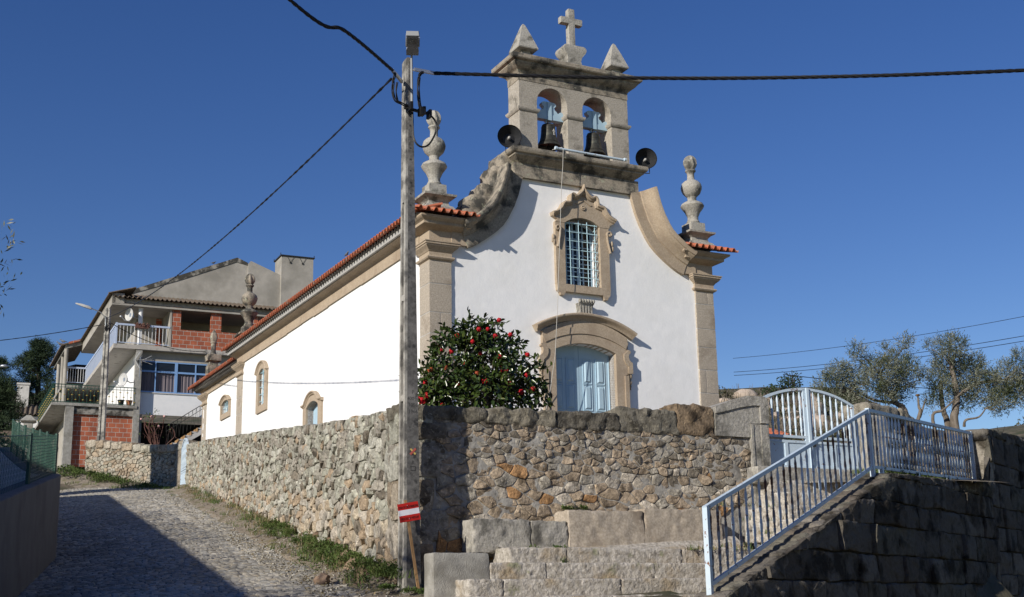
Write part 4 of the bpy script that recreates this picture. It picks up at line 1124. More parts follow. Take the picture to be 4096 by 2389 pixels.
for x, z in ((-.08,8.44),(.07,8.39),(.11,8.40),(.20,8.37)): p.box(x-.018, x+.018, -.60, -.48, z-.06, z+.05)
p.build('cable_connector', MT['black'], po, 0)
def strands(p, path, r_, n, pitch, rs):
    pts = []; acc = 0
    path = [Vector(q) for q in path]
    for k in range(n):
        pp = []; acc = 0
        for i, q in enumerate(path):
            if i: acc += (q-path[i-1]).length
            d = (path[min(i+1,len(path)-1)]-path[max(i-1,0)]).normalized(); x = d.cross(Vector((.2,.1,1))).normalized(); y = d.cross(x)
            a = 2*math.pi*(acc/pitch+k/n); pp.append(q+(x*math.cos(a)+y*math.sin(a))*r_)
        p.tube(pp, rs, 5)
def curve(pts, n):
    P = [Vector(q) for q in pts]; out = []
    for i in range(len(P)-1):
        p0 = P[max(i-1,0)]; p1 = P[i]; p2 = P[i+1]; p3 = P[min(i+2,len(P)-1)]
        for k in range(n):
            t = k/n; out.append(.5*((2*p1)+(p2-p0)*t+(2*p0-5*p1+4*p2-p3)*t*t+(3*p1-p0-3*p2+p3)*t**3))
    return out+[P[-1]]
p = MB()
strands(p, curve([(-.30,-.52,8.90),(-.335,-.53,8.70),(-.315,-.54,8.50),(-.22,-.55,8.455),(-.11,-.52,8.44)], 6), .014, 3, .8, .009)
strands(p, curve([(-.24,-.45,8.80),(-.25,-.44,8.66),(-.215,-.40,8.55)], 5), .01, 2, .8, .008)
strands(p, curve([(.13,-.50,9.0),(.07,-.51,8.93),(.045,-.53,8.7),(.05,-.55,8.5),(.08,-.54,8.41)], 6), .016, 4, 1.5, .008)
strands(p, curve([(.20,-.55,8.37),(.28,-.56,8.28),(.298,-.56,8.16),(.24,-.56,8.0),(.16,-.56,7.89),(.065,-.55,7.87),(-.005,-.53,7.94),(-.025,-.5,8.1),(-.022,-.48,8.38)], 6), .008, 3, 1.5, .0065)
p.build('drop_cable', MT['black'], po, 60)

def cable(name, label, pts, r_=.016, n=4, pitch=.55, rs=.013, div=24):
    p = MB(); strands(p, curve(pts, div), r_, n, pitch, rs); return tag(p.build(name, MT['black'], smooth=60), label, 'cable')
c0 = wpt(.30, -.485, 9.02)
cable('overhead_cable', 'thick twisted black cable crossing in front of the bell gable', [c0, (1.75,16.3,8.80), (4.2,16.2,8.72), (7.02,16.0,8.67), (12,15.8,8.75)], div=40)
c1 = wpt(-.34, -.52, 8.93)
cable('overhead_cable', 'twisted black cable climbing from the utility pole to the top left', [c1, (-2.03,14.7,8.80), (-2.56,13.75,8.75), (-4.6,8.0,8.95)], .014, 4, .55, .0115, 30)
A = wpt(-.32, -.45, 8.84); B = Vector((-16.49, 50.0, 13.64)); sg = .5
cable('overhead_cable', 'long thin twisted cable from the utility pole down to the far lamp post', [A.lerp(B, i/8)-Vector((0,0,4*sg*i/8*(1-i/8))) for i in range(9)], .010, 2, .9, .0115, 12)

# hunting zone sign
sn = thing('warning_sign', 'small red and white municipal hunting zone sign on a wooden stake against the pole', 'sign', wpt(-.111, -.56, 2.897), YAW)
rot = R(10.3)
def rp(x, z): return (x*math.cos(rot)-z*math.sin(rot), x*math.sin(rot)+z*math.cos(rot))
for nm, z0, z1, m_ in (('red_panel', .035, .1175, 'red'), ('white_panel', -.035, .035, 'signwhite'), ('red_panel', -.1175, -.035, 'red')):
    q = MB(); q.pxz([rp(-.143, z0), rp(.143, z0), rp(.143, z1), rp(-.143, z1)], -.004, .002); q.build(nm, MT[m_], sn, 0)
for body, z, sz, sx in (('ZONA DE CAÇA MUNICIPAL', .066, .043, .50), ('PROCESSO  Nº 4473 ICNF', -.078, .043, .50)):
    x_, z_ = rp(0, z); textmesh('lettering', body, sz, MT['signtext'], sn, (x_, -.0055, z_), (R(90), -rot, 0), .0008, 'CENTER', sx)
q = MB(); q.bar((-.045, .015, .15), (.15, .0, -1.10), .034, .02); q.build('stake', MT['wood'], sn, 0)
q = MB()
for z in (.085, -.085): x_, z_ = rp(-.01, z); q.ball((x_, -.006, z_), .006, 6, 5)
q.build('nail', MT['galv'], sn)

# ------------------------------------------------------------------ railings
RA = math.atan2(RD.y, RD.x); RO = Vector((2.25, 15.1, 0))
bal_pr = [(.011,0),(.011,.05),(.018,.07),(.019,.11),(.013,.13),(.017,.135),(.017,.15),(.012,.16),(.019,.19),(.021,.27),(.017,.33),(.012,.35),(.017,.36),(.012,.375),(.017,.385),(.012,.40),(.018,.43),(.021,.50),(.017,.57),(.012,.59),(.017,.60),(.012,.615),(.017,.63),(.012,.64),(.018,.67),(.019,.74),(.011,.79),(.011,.86)]
def railing(name, label, L_, z0, z1, hgt, n, posts, offx, y=.0):
    t = thing(name, label, 'railing', RO+RD*offx, RA)
    p = MB(); p.bar((-.03,y,z0+hgt),(L_+.03,y,z1+hgt),.055,.05); p.build('top_rail', MT['blueiron'], t, 0)
    p = MB(); p.bar((0,y,z0),(L_,y,z1),.04,.045); p.build('bottom_rail', MT['blueiron'], t, 0)
    for x, zb, zt in posts:
        p = MB(); p.box(x-.032, x+.032, y-.032, y+.032, zb, zt); p.build('post', MT['blueiron'], t, 0)
    for v, m_ in ((0, 'blueiron'), (1, 'blueiron_rust')):
        p = MB(); p.lathe([(r_, z*hgt/.86) for r_, z in bal_pr], n=7)
        b0 = p.build('baluster', MT[m_], t, 50); first = True
        for i in range(n):
            if (1 if math.sin(i*1.7)+math.sin(i*.63+1) > (.1 if offx == 0 else .7) else 0) != v: continue
            x = L_*(i+.5)/n; z = z0+(z1-z0)*(i+.5)/n
            b = b0 if first else dup(b0, t); first = False
            b.location = (x, y, z); b.rotation_euler = (0, 0, i*.5)
    return t
railing('stair_railing', 'pale blue rusty iron railing sloping up beside the stone steps', 5.47, 1.89, 3.71, .89, 28, ((0,1.2,2.80),(5.47,3.55,4.62)), 0)
railing('terrace_railing', 'level rusty blue white iron railing on the dark wall right of the gate', 5.1, 3.71, 3.87, .88, 33, ((.35,3.5,3.72),(2.0,3.6,3.77),(3.6,3.6,3.83),(5.1,3.6,4.78)), 5.50)

# dark retaining wall under the railings
rtop = prof([(-.15,1.70),(0,1.78),(5.2,3.46),(5.6,3.60),(10.7,3.78),(10.74,4.82),(14,4.95),(22,5.2)])
rw = MB(); rw.usecol = True
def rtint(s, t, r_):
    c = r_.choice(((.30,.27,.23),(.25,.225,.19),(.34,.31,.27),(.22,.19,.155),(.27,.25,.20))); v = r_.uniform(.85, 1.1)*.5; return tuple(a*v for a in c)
rb_ = lambda x: .2+.02*x
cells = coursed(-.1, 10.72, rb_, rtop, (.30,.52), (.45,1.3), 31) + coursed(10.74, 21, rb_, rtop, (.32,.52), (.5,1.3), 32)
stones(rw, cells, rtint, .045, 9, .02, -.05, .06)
for i in range(34):
    x0 = -.12+.62*i*.52; x1 = x0+.62*.52
    if x1 > 10.72: break
    zm = rtop((x0+x1)/2); e = Vector((x1-x0, 0, rtop(x1)-rtop(x0))).normalized(); rw.cc = tuple(1.5*a for a in rtint(0, 0, rnd))
    rw.rough(((x0+x1)/2, .22, zm-.09), ((x1-x0)/2+.01, .24, .10), (e, Vector((0,1,0)), Vector((-e.z,0,e.x))), 4, .04, .05, i*1.7, 4)
rw.cc = (.36,.34,.30); rw.rough((.05, .2, 1.2), (.2, .25, .52), None, 6, .03, .05, 3)
rw.cc = (.33,.30,.25); rw.rough((10.92, .2, 4.22), (.18, .235, .62), None, 6, .03, .05, 5)
rw.cc = (.17,.155,.13)
for i in range(12): rw.rough((11.1+i*.85, .2, rtop(11+i*.85)-.12), (.42, .235, .11), None, 4, .05, .06, i, 4)
rw.m = 1; rw.cc = (1,1,1)
for i in range(40):
    x0 = -.05+21*i/40; x1 = -.05+21*(i+1)/40
    za, zb = (rtop(x0)-.05, rtop(x1)-.05) if x1 < 10.7 else ((4.75, rtop(max(x1,10.8))-.06) if x0 < 10.74 else (rtop(x0)-.06, rtop(x1)-.06))
    if x0 < 10.74 <= x1: x0 = 10.78
    rw.hexa([(x0,.02,0),(x1,.02,0),(x1,.45,0),(x0,.45,0),(x0,.02,za),(x1,.02,zb),(x1,.45,zb),(x0,.45,za)])
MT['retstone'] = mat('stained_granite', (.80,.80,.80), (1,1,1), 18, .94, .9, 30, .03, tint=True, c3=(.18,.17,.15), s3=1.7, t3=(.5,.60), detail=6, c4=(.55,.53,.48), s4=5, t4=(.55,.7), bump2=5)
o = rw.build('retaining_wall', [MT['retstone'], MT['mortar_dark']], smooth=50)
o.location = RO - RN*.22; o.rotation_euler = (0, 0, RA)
tag(o, 'dark mossy granite retaining wall in shade under the railings', 'retaining wall')
# terrace behind the level railing, and its rubble back wall
q = MB(); tw0 = wpt(8.78, .52); tw1 = Vector((9.0, 24.25, 0))
T0 = RO+RD*5.3; T1 = RO+RD*10.5
T0 = T0+RN*.12; T1 = T1+RN*.12
q.add([(T0.x,T0.y,3.50),(T1.x,T1.y,3.64),(tw1.x,tw1.y,3.64),(tw0.x,tw0.y,3.52)], [(0,1,2,3)])
q.add([(*wpt(6.1,-.1).xy,3.48),(T0.x,T0.y,3.485),(tw0.x,tw0.y,3.51),(*wpt(6.1,.5).xy,3.51)], [(0,1,2,3)])
tag(q.build('terrace', MT['dirt'], smooth=0, recalc=False), kind='structure')
dv = tw1-tw0; TL_ = dv.length; dv.normalize()
bw = MB(); bw.usecol = True; bb = prof([(0,3.45),(9,3.6)]); bt_ = prof([(0,4.80),(1.0,4.78),(1.7,4.42),(9,4.48)])
cells = power_cells(0, TL_+.1, bb, bt_, lambda u, s, t: .07+.10*(1-u)**1.5, 420, .012, 51, 1.5)
stones(bw, cells, ftint, .045, 15, .014, -.03)
bw.m = 1; bw.cc = (1,1,1); bw.box(0, TL_+.1, .01, .45, 3.2, 4.38); bw.box(0, 1.2, .012, .44, 4.38, 4.78); bw.m = 0
for i, (a, b) in enumerate(((-.15,.9),(.92,1.9),(1.92,2.9),(2.92,3.8),(3.82,TL_+.1))):
    bw.cc = (.36,.33,.27); sw = Vector((1,0,(0,-.34,0,0,0)[i])).normalized(); bw.rough(((a+b)/2, .2, (4.87,4.74,4.50,4.52,4.52)[i]), ((b-a)/2, .28, .12 if i < 2 else .07), (sw, Vector((0,1,0)), Vector((-sw.z,0,sw.x))), 6, .03, .05, i, 4)
o = bw.build('terrace_wall', [MT['stone_tint'], MT['mortar']], smooth=50); o.location = tw0; o.rotation_euler = (0, 0, math.atan2(dv.y, dv.x))
tag(o, 'rubble wall behind the level railing, right of the gate', 'stone wall')

# ------------------------------------------------------------------ churchyard gate
gt = local('churchyard_gate', 'double pale blue iron gate with arched top and turned balusters', 'gate')
ga = arc(7.10, 4.80, 1.0, .25, 24); gy = .12
garch = lambda x: float(np.interp(x, [a for a, b in ga], [b for a, b in ga]))
for x0, x1 in ((6.16, 7.06), (7.12, 8.06)):
    p = MB()
    for a in (x0, x1-.05): p.box(a, a+.05, gy-.025, gy+.025, 3.77, garch(a+.025))
    for z in (3.77, 4.17, 4.25): p.box(x0+.05, x1-.05, gy-.022, gy+.022, z, z+.04)
    p.box((x0+x1)/2-.03, (x0+x1)/2+.03, gy-.024, gy+.024, 3.81, 4.17)
    seg = [(x0+(x1-x0)*i/10, garch(x0+(x1-x0)*i/10)) for i in range(11)]
    p.sweep(seg, [(-.02,-.025),(.02,-.025),(.02,.025),(-.02,.025)], lambda c, d: (c[0], gy+d, c[1]))
    lf = p.build('leaf', MT['blueiron'], gt, 0)
    p = MB(); p.box(x0+.05, x1-.05, gy-.006, gy+.006, 3.81, 4.17); p.build('panel', MT['blueiron'], lf, 0)
    for i in range(7):
        x = x0+.05+(x1-x0-.1)*(i+.5)/7+.0; hh = garch(x)-4.29-.015
        p = MB(); p.lathe([(r_, z*hh/.86) for r_, z in bal_pr], n=8); p.build('baluster', MT['blueiron'], lf, 50, loc=(x, gy, 4.29))
p = MB(); p.box(7.065, 7.115, gy-.05, gy-.015, 3.75, 5.07); p.build('meeting_bar', MT['blueiron'], gt, 0)
p = MB(); p.box(7.14, 7.19, gy-.05, gy-.02, 4.12, 4.22); p.ball((7.165, gy-.06, 4.2), .02, 6, 5); p.build('lock', MT['darkiron'], gt, 40)

# small gate at the far end of the lane wall
sg_ = thing('garden_gate', 'narrow pale blue iron gate with curved top seen edge on at the lane bend', 'gate', (-10.97, 42.35, 0), math.atan2(1.0, -.46))
p = MB(); gl = 1.1
for a in (0, gl-.05): p.box(a, a+.05, -.025, .025, 5.9, 7.3)
for z in (5.9, 6.5, 6.58): p.box(0, gl, -.02, .02, z, z+.05)
p.sweep([(gl*i/12, 7.3+.34*math.sin(math.pi*i/12)**.7) for i in range(13)], [(-.025,-.025),(.025,-.025),(.025,.025),(-.025,.025)], lambda c, d: (c[0], d, c[1]))
p.build('frame', MT['blueiron'], sg_, 0)
p = MB(); p.box(.05, gl-.05, -.006, .006, 5.95, 6.5); p.build('panel', MT['blueiron'], sg_, 0)
for i in range(7):
    x = .1+i*.15; p = MB(); p.lathe([(r_, z*(.72+.3*math.sin(math.pi*x/gl)**.7)/.86) for r_, z in bal_pr], n=7); p.build('baluster', MT['blueiron'], sg_, 50, loc=(x, 0, 6.6))

# ------------------------------------------------------------------ garden wall at the bend
G0 = Vector((-16.0, 47.1, 0)); G1 = Vector((-11.30, 43.55, 0)); gd = (G1-G0); GL = gd.length; gd.normalize()
gtop = prof([(0,8.24),(.6,8.20),(2.2,7.95),(3.6,7.74),(4.4,7.66),(5.2,7.62),(GL,7.62)]); gbot = prof([(0,6.9),(3.6,6.2),(GL,5.5)])
gw_ = MB(); gw_.usecol = True
cells = power_cells(0, GL-.5, gbot, lambda x: gtop(x)-.26, lambda u, s, t: .055+.12*(1-u)**2.0, 1400, .007, 61, 1.7)
def gtint(s, t, r_):
    c = r_.choice(((.47,.42,.34),(.43,.41,.35),(.50,.45,.37),(.40,.38,.31),(.44,.36,.27))); v = r_.uniform(.85, 1.1); return tuple(a*v for a in c)
stones(gw_, cells, gtint, .06, 19, .018, -.04)
xx = 0; i = 0
while xx < GL-.55:
    w2 = rnd.uniform(.4, .7); gw_.cc = gtint(0, 0, rnd); zt = gtop(xx+w2/2)
    gw_.rough((xx+w2/2, .2, zt-.14), (w2/2-.006, .3, .14), None, 5, .04, .05, i*2.1, 4); xx += w2; i += 1
gw_.cc = (.33,.29,.235); gw_.rough((GL-.24, .2, 6.5), (.27, .3, 1.2), None, 8, .03, .06, 8)
gw_.cc = (1,1,1); gw_.m = 1; gw_.box(0, GL-.3, .03, .5, 5, 7.55); gw_.m = 0
o = gw_.build('garden_wall', [MT['stone_tint'], MT['mortar_dark']], smooth=50); o.location = G0; o.rotation_euler = (0, 0, math.atan2(gd.y, gd.x))
tag(o, 'low pale rubble garden wall in front of the unfinished house', 'stone wall')

# ------------------------------------------------------------------ rendered wall left of the lane and its fence
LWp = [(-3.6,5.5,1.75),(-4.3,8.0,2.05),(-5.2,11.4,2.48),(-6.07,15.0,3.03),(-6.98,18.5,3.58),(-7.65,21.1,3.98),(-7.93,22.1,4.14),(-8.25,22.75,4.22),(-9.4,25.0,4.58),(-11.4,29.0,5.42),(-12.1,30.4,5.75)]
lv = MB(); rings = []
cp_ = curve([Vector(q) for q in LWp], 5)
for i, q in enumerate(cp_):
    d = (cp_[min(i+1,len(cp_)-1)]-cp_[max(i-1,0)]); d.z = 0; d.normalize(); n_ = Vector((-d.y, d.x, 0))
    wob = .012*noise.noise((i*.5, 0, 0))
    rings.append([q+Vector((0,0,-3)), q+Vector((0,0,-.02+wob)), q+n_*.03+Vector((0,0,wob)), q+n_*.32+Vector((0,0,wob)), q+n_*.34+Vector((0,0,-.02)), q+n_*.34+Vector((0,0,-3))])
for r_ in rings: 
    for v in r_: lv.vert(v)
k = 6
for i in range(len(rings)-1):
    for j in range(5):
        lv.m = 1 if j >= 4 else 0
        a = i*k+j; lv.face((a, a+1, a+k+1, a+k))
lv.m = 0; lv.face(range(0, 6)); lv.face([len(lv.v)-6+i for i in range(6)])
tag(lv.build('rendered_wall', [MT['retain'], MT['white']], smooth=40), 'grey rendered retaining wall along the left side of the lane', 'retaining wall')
fn = thing('wire_fence', 'dark green wire mesh fence on top of the rendered wall', 'fence', (-6.07, 15.0, 0))
FO = Vector((-6.07, 15.0, 0))
def lwz(p0, p1, t): return Vector(p0).lerp(Vector(p1), t)
def fpost(x, y, z0, z1, r_=.028):
    p = MB(); p.tube([(x-FO.x, y-FO.y, z0), (x-FO.x, y-FO.y, z1)], r_, 6); p.build('post', MT['greenpaint'], fn, 60)
fp = [((-6.25,15.0,3.03),.74),((-7.12,18.5,3.56),.74),((-8.10,22.25,4.16),.68)]
far = [((-8.10,22.25,4.16),.68),((-8.62,23.2,4.30),.72),((-9.15,24.25,4.47),.75),((-9.75,25.45,4.68),.76),((-10.4,26.7,4.93),.76),((-11.05,28.0,5.2),.76),((-11.7,29.3,5.48),.76)]
for (q, hh) in fp[1:]+far[1:]: fpost(q[0], q[1], q[2]-.1, q[2]+hh+.03, .035 if q[1] < 23 else .03)
def mesh_panel(name, a, ha, b, hb, kind):
    p = MB(); a = Vector(a)-FO; b = Vector(b)-FO; L_ = (b-a).length
    def P(t, h): return a.lerp(b, t)+Vector((0,0,h*(ha+(hb-ha)*t)))
    if kind == 'diamond':
        st_ = .15; n = int(L_/st_)
        for i in range(-5, n):
            for sgn in (1, -1):
                t0 = i*st_/L_; t1 = (i*st_+.74*1.0)/L_
                ta, tb = (t0, t1); ua, ub = 0., 1.
                if ta < 0: ua = -ta/(tb-ta); ta = 0
                if tb > 1: ub = ua+(1-ua)*(1-ta)/(tb-ta) if ta < 1 else 1; tb = 1
                if ta >= 1: continue
                pts = [P(ta, ua if sgn == 1 else 1-ua), P(tb, ub if sgn == 1 else 1-ub)]
                p.tube(pts, .0024, 3, False)
        p.tube([P(i/10, 1) for i in range(11)], .006, 4); p.tube([P(i/10, .5) for i in range(11)], .004, 4)
    else:
        dz = .052 if kind == 'weld' else .055; rr = .004 if kind == 'weld' else .006
        for i in range(int(.74/dz)+1):
            h = i*dz/.74; p.tube([P(t/6, min(1, h))+Vector((0,0,.006*math.sin(t*2+i))) for t in range(7)], rr, 4)
        n = int(L_/(.05 if kind == 'weld' else .09))
        for i in range(n+1): p.tube([P(i/n, 0), P(i/n, 1)], .0022 if kind == 'weld' else .004, 3, False)
    p.build(name, MT['greenpaint'], fn, 0)
mesh_panel('chain_link_mesh', (-5.45,12.0,2.6), .74, fp[1][0], .74, 'diamond')
mesh_panel('welded_mesh', fp[1][0], .74, fp[2][0], .68, 'weld')
for i in range(len(far)-1): mesh_panel('green_mesh', far[i][0], far[i][1], far[i+1][0], far[i+1][1], 'dense')
# garden ground behind that wall
q = MB()
gg = [[(-4.3,5.5,1.5),(-20,4,1.2)],[(-6.4,15,2.6),(-22,14,2.3)],[(-8.3,22,3.6),(-24,22,3.4)],[(-12.2,30,4.7),(-26,31,4.7)],[(-17.6,44.5,6.9),(-30,45,7.0)]]
for a, b in gg:
    for t in range(6): v = Vector(a).lerp(Vector(b), t/5); q.vert((v.x, v.y, v.z+.15*noise.noise((v.x, v.y, 0))))
for i in range(4):
    for j in range(5): a = i*6+j; q.face((a, a+1, a+7, a+6))
tag(q.build('garden_ground', MT['soil'], smooth=180), kind='structure')

# unseen house left of the picture, its roofline shaped for the lane shadow
nb = thing('lane_shadow_house', 'unseen row house left of the lane, roofline sloped to shape its shadow', 'house', (-9.2, 4.1, 0), 0)
q = MB(); e1 = Vector((-18.5,32.7,9.5))-Vector((-9.2,4.1,6.38)); en = Vector((-e1.y, e1.x, 0)).normalized()
def nbp(t, o, z=None): p_ = e1*t+en*o; p_.z = (6.38+3.12*t) if z is None else z; return p_
q.hexa([nbp(0,.2,-1), nbp(1,.2,-1), nbp(1,7,-1), nbp(0,7,-1), nbp(0,.2)-Vector((0,0,.12)), nbp(1,.2)-Vector((0,0,.12)), nbp(1,7)-Vector((0,0,.12)), nbp(0,7)-Vector((0,0,.12))]); q.build('wall', MT['render_grey'], nb, 0)
q = MB(); up2 = Vector((0,0,.12)); q.hexa([nbp(0,0)-up2, nbp(1,0)-up2, nbp(1,7.2)-up2, nbp(0,7.2)-up2, nbp(0,0), nbp(1,0), nbp(1,7.2), nbp(0,7.2)]); q.build('roof', MT['tile'], nb, 0)
q = MB()
for t in (.12, .3, .5, .7, .88):
    for z in (2.2, 5.0): c = nbp(t, .19, z); q.bar(c-e1.normalized()*.5, c+e1.normalized()*.5, .06, 1.3)
q.build('window', MT['glass'], nb, 0)
# houses added unseen round the viewpoint to block sky light and deepen shade
def village(label, x, y, w_, d_, h_, rz):
    o = thing('sky_blocker_house', label, 'house', (x, y, 0), rz)
    q = MB(); q.box(-w_/2, w_/2, -d_/2, d_/2, -3, h_); q.build('wall', MT['render_grey'], o, 0)
    q = MB(); q.loft([[(-w_/2-.3,yy,h_),(0,yy,h_+w_*.2),(w_/2+.3,yy,h_),(w_/2+.3,yy,h_-.15),(-w_/2-.3,yy,h_-.15)] for yy in (-d_/2-.3, d_/2+.3)]); q.build('roof', MT['tile'], o, 0)
    q = MB()
    for s_ in (-1, 1):
        for z in (1.6, 4.6):
            for yy in (-d_*.3, 0, d_*.3): q.box(s_*w_/2-.03, s_*w_/2+.03, yy-.5, yy+.5, z-.65, z+.65)
    q.build('window', MT['glass'], o, 0)
village('added grey house right of the viewpoint, out of view to block sky light', 11.5, 1.0, 9, 17, 8.8, R(-14))
village('added grey house behind the viewpoint, out of view to block sky light', 1.0, -15, 12, 9, 8.0, R(8))
village('added grey house behind the viewpoint on the left, out of view to block sky light', -15.5, -13, 12, 10, 7.6, R(-10))

tw = thing('shadow_caster', 'slim tower added out of view on the left to shade the garden wall', 'tower', (-17.75, 37.3, 0), R(-30))  # added shape out of view, throws the dark band on the garden wall
q = MB(); q.box(-.72, .72, -.6, .6, 4, 12.6); q.build('wall', MT['render_grey'], tw, 0)
q = MB(); q.stack((-.72, .72, -.6, .6), [(.1,12.6),(.1,12.7),(-.6,13.0)]); q.build('roof', MT['tile'], tw, 0)

# ------------------------------------------------------------------ unfinished house at the bend
HA = R(25.2); HP = Vector((-17.2, 57.0, 0)); K_ = 57/54
MT['slab'] = mat('pale_slab', (.38,.36,.33), (.45,.42,.385), 2.5, .92, .3, 20, .01, c3=(.20,.19,.17), s3=2.5, t3=(.56,.68))
MT['render_stain'] = mat('stained_render_edge', (.30,.285,.255), (.24,.23,.205), 3, .92, .3, 20, .01, c3=(.06,.057,.05), s3=3.0, t3=(.40,.55))
HX = Vector((math.cos(HA), math.sin(HA), 0)); HY = Vector((-math.sin(HA), math.cos(HA), 0))
def Z(z): return 1.6+(z-1.6)*K_
def hpt(u, v, z): return HP + HX*(u*K_) + HY*v + Vector((0,0,Z(z)))
hs = thing('unfinished_house', 'half finished house with bare brick, blue window band and balcony beyond the lane bend', 'house', HP, HA)
class HB(MB):
    def b(s, u0, u1, v0, v1, z0, z1): s.box(u0*K_, u1*K_, v0, v1, Z(z0), Z(z1))
    def poly(s, pts, v0, v1): s.pxz([(a*K_, Z(b)) for a, b in pts], v0, v1)
def hb(name, m_, spec, par=hs, sm=0):
    p = HB()
    for q in spec: p.b(*q)
    return p.build(name, m_, par, sm)
hb('pillar', MT['concrete'], [(-2.90,-2.56,-.02,.35,7.0,10.55)]); hb('pillar', MT['concrete'], [(-.12,.14,-.02,.30,7.0,13.15)])
hb('brick_wall', MT['brick'], [(-2.57,-.11,.16,.3,8.0,10.23)])
hb('beam', MT['render_stain'], [(-2.57,-.11,.05,.3,10.22,10.56)])
hb('terrace_slab', MT['concrete'], [(-3.47,.02,-.06,12,10.55,10.67)])
hb('side_wall', MT['white'], [(-.04,.10,.30,11.5,7.0,13.16)])
hb('annex_wall', MT['render_grey'], [(-2.6,-2.4,.4,10,7.0,10.55)])
hb('spandrel_panel', MT['white'], [(.14,5.6,.30,.42,10.37,11.33)])
hb('window_sill', MT['concrete_light'], [(.14,5.6,.26,.46,11.31,11.355)])
wb = hb('window', MT['alu'], [(.14,5.6,.30,.36,11.355,11.41),(.14,5.6,.30,.36,12.25,12.33),(.14,5.6,.30,.36,12.70,12.76)]+[(u-.025,u+.025,.302,.358,11.36,12.74) for u in (.16,.79,2.53,3.42,4.3,5.2)]+[(u-.06,u+.06,.29,.37,11.36,12.74) for u in (1.68,3.44)])
p = HB()
for i, (u0, u1) in enumerate(((.16,.78),(.80,1.63),(1.73,2.51),(2.55,3.4),(3.45,5.5))):
    n = 14
    for k in range(n+1):
        u = u0+(u1-u0)*k/n; p.vert((u*K_, .40+.02*math.sin(k*2.4+i), Z(11.38))); p.vert((u*K_, .40+.02*math.sin(k*2.4+i), Z(12.28)))
    o_ = len(p.v)-2*(n+1)
    for k in range(n): p.face((o_+2*k, o_+2*k+2, o_+2*k+3, o_+2*k+1))
p.build('curtain', MT['curtain'], wb, 0)
hb('upper_pane', MT['glass'], [(.14,5.6,.345,.352,12.3,12.72)], wb)
hb('lintel', MT['render_grey'], [(.14,5.6,.30,.45,12.75,13.17)])
hb('floor_slab', MT['slab'], [(-1.10,6.2,-.06,11.5,13.17,13.36)])
hb('dark_basement', MT['dark'], [(.14,5.6,3.0,3.1,7.0,10.4)])
hb('basement_wall', MT['render_grey'], [(.14,.3,.4,3.0,7.0,10.38)])
# upper floor
p = HB()
up_out = [(1.31,13.36),(6.2,13.36),(6.2,15.42),(1.31,15.42)]
p.holed([(a*K_, Z(b)) for a, b in up_out], [[(a*K_, Z(b)) for a, b in h_] for h_ in ([(1.74,14.19),(3.06,14.19),(3.06,15.27),(1.74,15.27)],[(3.53,14.21),(4.75,14.21),(4.75,15.27),(3.53,15.27)],[(5.2,14.21),(5.9,14.21),(5.9,15.27),(5.2,15.27)])], lambda q: (q[0], .0, q[1]), lambda q: (q[0], .16, q[1]))
p.build('upper_brick_wall', MT['brick'], hs, 0)
hb('ring_beam', MT['alu_beam'] if 'alu_beam' in MT else MT['concrete'], [(-1.0,6.2,-.03,.2,15.20,15.40)])
hb('room_wall', MT['render_grey'], [(1.31,6.2,2.4,2.5,13.36,15.4),(1.26,1.34,-.02,2.4,13.36,15.4)])
hb('balcony_wall', MT['render_grey'], [(.10,1.27,1.9,2.0,13.36,15.3),(.05,.17,1.9,11.4,13.36,15.3)])
hb('balcony_door', MT['brick'], [(.95,1.2,1.85,1.92,13.36,15.0)])
p = MB(); p.tube([(.01*K_,.14,Z(13.36)),(.01*K_,.14,Z(15.2))], .105, 14); p.build('column', MT['white'], hs, 60)
p = HB(); p.b(-1.26,6.2,-.16,11.6,15.06,15.14); p.b(-1.26,-1.12,-.16,11.6,15.14,15.5); p.b(-1.26,-.75,-.16,-.05,15.1,15.58); p.build('soffit', MT['render_grey'], hs, 0)
p = MB(); tiles(p, -1.2*K_, 6.4*K_, lambda u, t, h: (u, -.32+t, Z(15.40)+.30*t+h), per=.21, amp=.045, rows=[0,.45,.47,.9,.92,1.4,1.42,2.3], n=6)
tiles(p, -.3, 11.6, lambda u, t, h: (-1.42*K_+t, u, Z(15.52)+.30*t+h), per=.21, amp=.045, rows=[0,.45,.47,1.2], n=6)
p.build('roof', MT['tile_brown'], hs, 60)
p = HB(); p.poly([(-.45,15.6),(-.35,16.17),(4.54,18.24),(5.06,18.03),(5.06,15.6)], 1.85, 2.1); p.build('gable_wall', MT['render_grey'], hs, 0)
p = HB(); p.poly([(-.45,15.98),(-.35,16.20),(4.54,18.27),(5.06,18.06),(5.06,17.93),(4.5,18.05),(2.0,16.95)], 1.82, 2.12); p.build('gable_coping', MT['render_stain'], hs, 0)
p = HB(); p.poly([(5.06,15.6),(5.06,18.0),(5.18,18.15),(5.26,18.13),(6.69,17.58),(6.69,15.6)], 1.78, 2.1); p.build('gable_wall', MT['render_grey'], hs, 0)
p = HB(); p.b(6.62,8.18,1.62,2.9,15.4,18.52); cm = p.build('chimney', MT['render_grey'], hs, 0)
p = HB(); p.b(6.56,8.24,1.56,2.96,18.53,18.575)
for u in (6.56, 8.2):
    for v in (1.58, 2.9): p.b(u-.01,u+.02,v-.015,v+.015,18.5,18.66)
p.build('chimney_cap', MT['darkiron'], cm, 0)
p = MB()
for u in (7.05, 7.65):
    p.lathe([(.05,-.01),(.05,.01)], (0,0,0), 10); p.v[-20:] = [(u*K_+a, 1.60+c, Z(18.22)+b) for a, b, c in p.v[-20:]]
    for s_ in (-1, 1): p.tube([(u*K_, 1.6, Z(18.22)), (u*K_+s_*.10, 1.6, Z(18.4)), (u*K_+s_*.17, 1.6, Z(18.5))], .008, 4)
p.build('flue_bracket', MT['darkiron'], cm, 0)
